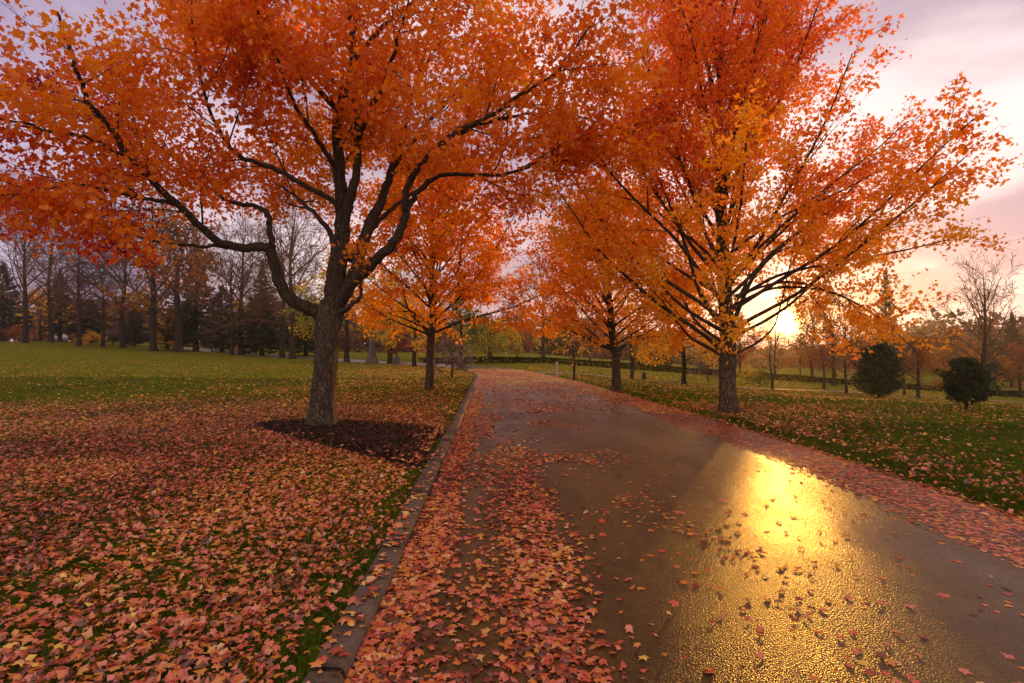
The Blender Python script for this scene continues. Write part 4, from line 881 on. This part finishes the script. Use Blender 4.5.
def d_left(x, y):
    near = sstep(18, 7, y + .28 * np.clip(-x - 4, 0, 20)); edge = np.maximum(.22, sstep(-.02, .28, xl(y) - .16 - x + .3 * (nz2(x, y, 2.2, 8) - .6)))
    return near * (.62 + .6 * nz2(x, y, 1.3, 3)) * edge * infov(x, y) * (x < xl(y) - .16) * np.where(in_poly(x, y, mb), .03, 1)
litter(220000, -16, -.8, 1.8, 17, .050, 71, d_left, lambda x, y: ground(x, y) + .025, power=1.15, tb=.40)
litter(70000, -30, -1, 10, 40, .08, 72, lambda x, y: (x < xl(y) - .2) * infov(x, y) * ~in_poly(x, y, mb) * np.clip(1.1 * sstep(8, 3, np.abs(x + 3)) + .10, 0, 1) * (.2 + nz2(x, y, .6, 4)), lambda x, y: ground(x, y) + .04, LEAF3, 'fallen_gold')
ux = lambda x, y: x - xl(y)
def d_road(x, y):
    u = ux(x, y); w = xr(y) - x; n = nz2(x, y * .6, 1.6, 21); n2 = nz2(x, y, 5, 22)
    gut = sstep(.42, .22, u + .14 * (n - .5)); band = np.exp(-((u - .95 - .25 * (n - .5)) / .30) ** 2) * .75 * sstep(11, 4, y) * (.3 + 1.2 * n)
    right = sstep(1.15, .7, w + .3 * (n - .5)) * .95
    scat = .022 + .26 * (n > .56) * sstep(2.9, 1.7, u); far = sstep(9, 24, y) * 1.0
    return np.clip(np.maximum.reduce([gut, band, right, scat * (.4 + n2), far * (.25 + .6 * n2)]), 0, 1) * (u > .01) * (w > -.1) * infov(x, y)
litter(60000, -1.3, 1.6, 1.8, 14, .054, 73, lambda x, y: d_road(x, y) * (ux(x, y) < 1.75), lambda x, y: road_z(x, y) + .003, flat=.16, lift=.007, power=1.25, tb=.42, curl=.6)
litter(60000, .4, 5, 1.8, 14, .054, 79, lambda x, y: d_road(x, y) * (ux(x, y) >= 1.75), lambda x, y: road_z(x, y) + .0015, flat=.03, lift=.0012, power=1.25, tb=.42, curl=.1, zs=.3)
litter(90000, -4, 5.2, 12, 34, .08, 74, d_road, lambda x, y: road_z(x, y) + .004, LEAF3, 'fallen', .16, .006, tb=.72)
def d_rl(x, y):
    w = x - xr(y); verge = sstep(1.9, .0, w) * (.12 + .5 * nz2(x, y, 1.2, 31)); tree = sstep(4.5, .8, np.hypot(x - bx, y - by)) * .22
    return np.clip(np.maximum(np.maximum(verge, tree * (.5 + nz2(x, y, 1., 33))), .03 * (.3 + 1.4 * nz2(x, y, .5, 32))), 0, 1) * (w > .02) * infov(x, y) * np.where((w > .10) & (w < .32), .35, 1)
litter(110000, 3, 14, 3.2, 14, .056, 75, d_rl, lambda x, y: ground(x, y) + .03, tb=.55)
litter(80000, 1, 30, 12, 40, .08, 76, lambda x, y: np.clip(d_rl(x, y) + .12 * nz2(x, y, .4, 35) + .25 * np.exp(-((y - 22) / 5) ** 2), 0, 1) * (x > xr(y) + .05), lambda x, y: ground(x, y) + .04, LEAF3, 'fallen_gold')
# a few leaves lying on the kerb and in the mulch bed
litter(7000, -2.2, -.7, 1.8, 14, .06, 77, lambda x, y: (x < xl(y) - .01) * (x > xl(y) - .15) * sstep(12, 2, y) * .9, lambda x, y: hbase(x, y) + .075, flat=.2, lift=.004)
litter(8000, -4.7, -1.1, 6.4, 10.4, .062, 78, lambda x, y: in_poly(x, y, mb) * (x < xl(y) - .17) * (.06 + .5 * sstep(.9, .1, xl(y) - x)), lambda x, y: ground(x, y) + .06, flat=.3)

hz = bpy.data.meshes.new('haze'); bm = bmesh.new(); cube(bm, -190, 190, -35, 190, -6, 16); bm.to_mesh(hz); bm.free()
m = bpy.data.materials.new('haze_air'); m.use_nodes = True; m.node_tree.nodes.clear()
pv = m.node_tree.nodes.new('ShaderNodeVolumePrincipled'); om = m.node_tree.nodes.new('ShaderNodeOutputMaterial'); m.node_tree.links.new(pv.outputs[0], om.inputs['Volume'])
pv.inputs['Color'].default_value = (.95, .86, .78, 1); pv.inputs['Density'].default_value = .0007; pv.inputs['Anisotropy'].default_value = .7
put('haze', hz, m, kind='stuff')
S.cycles.volume_bounces = 0
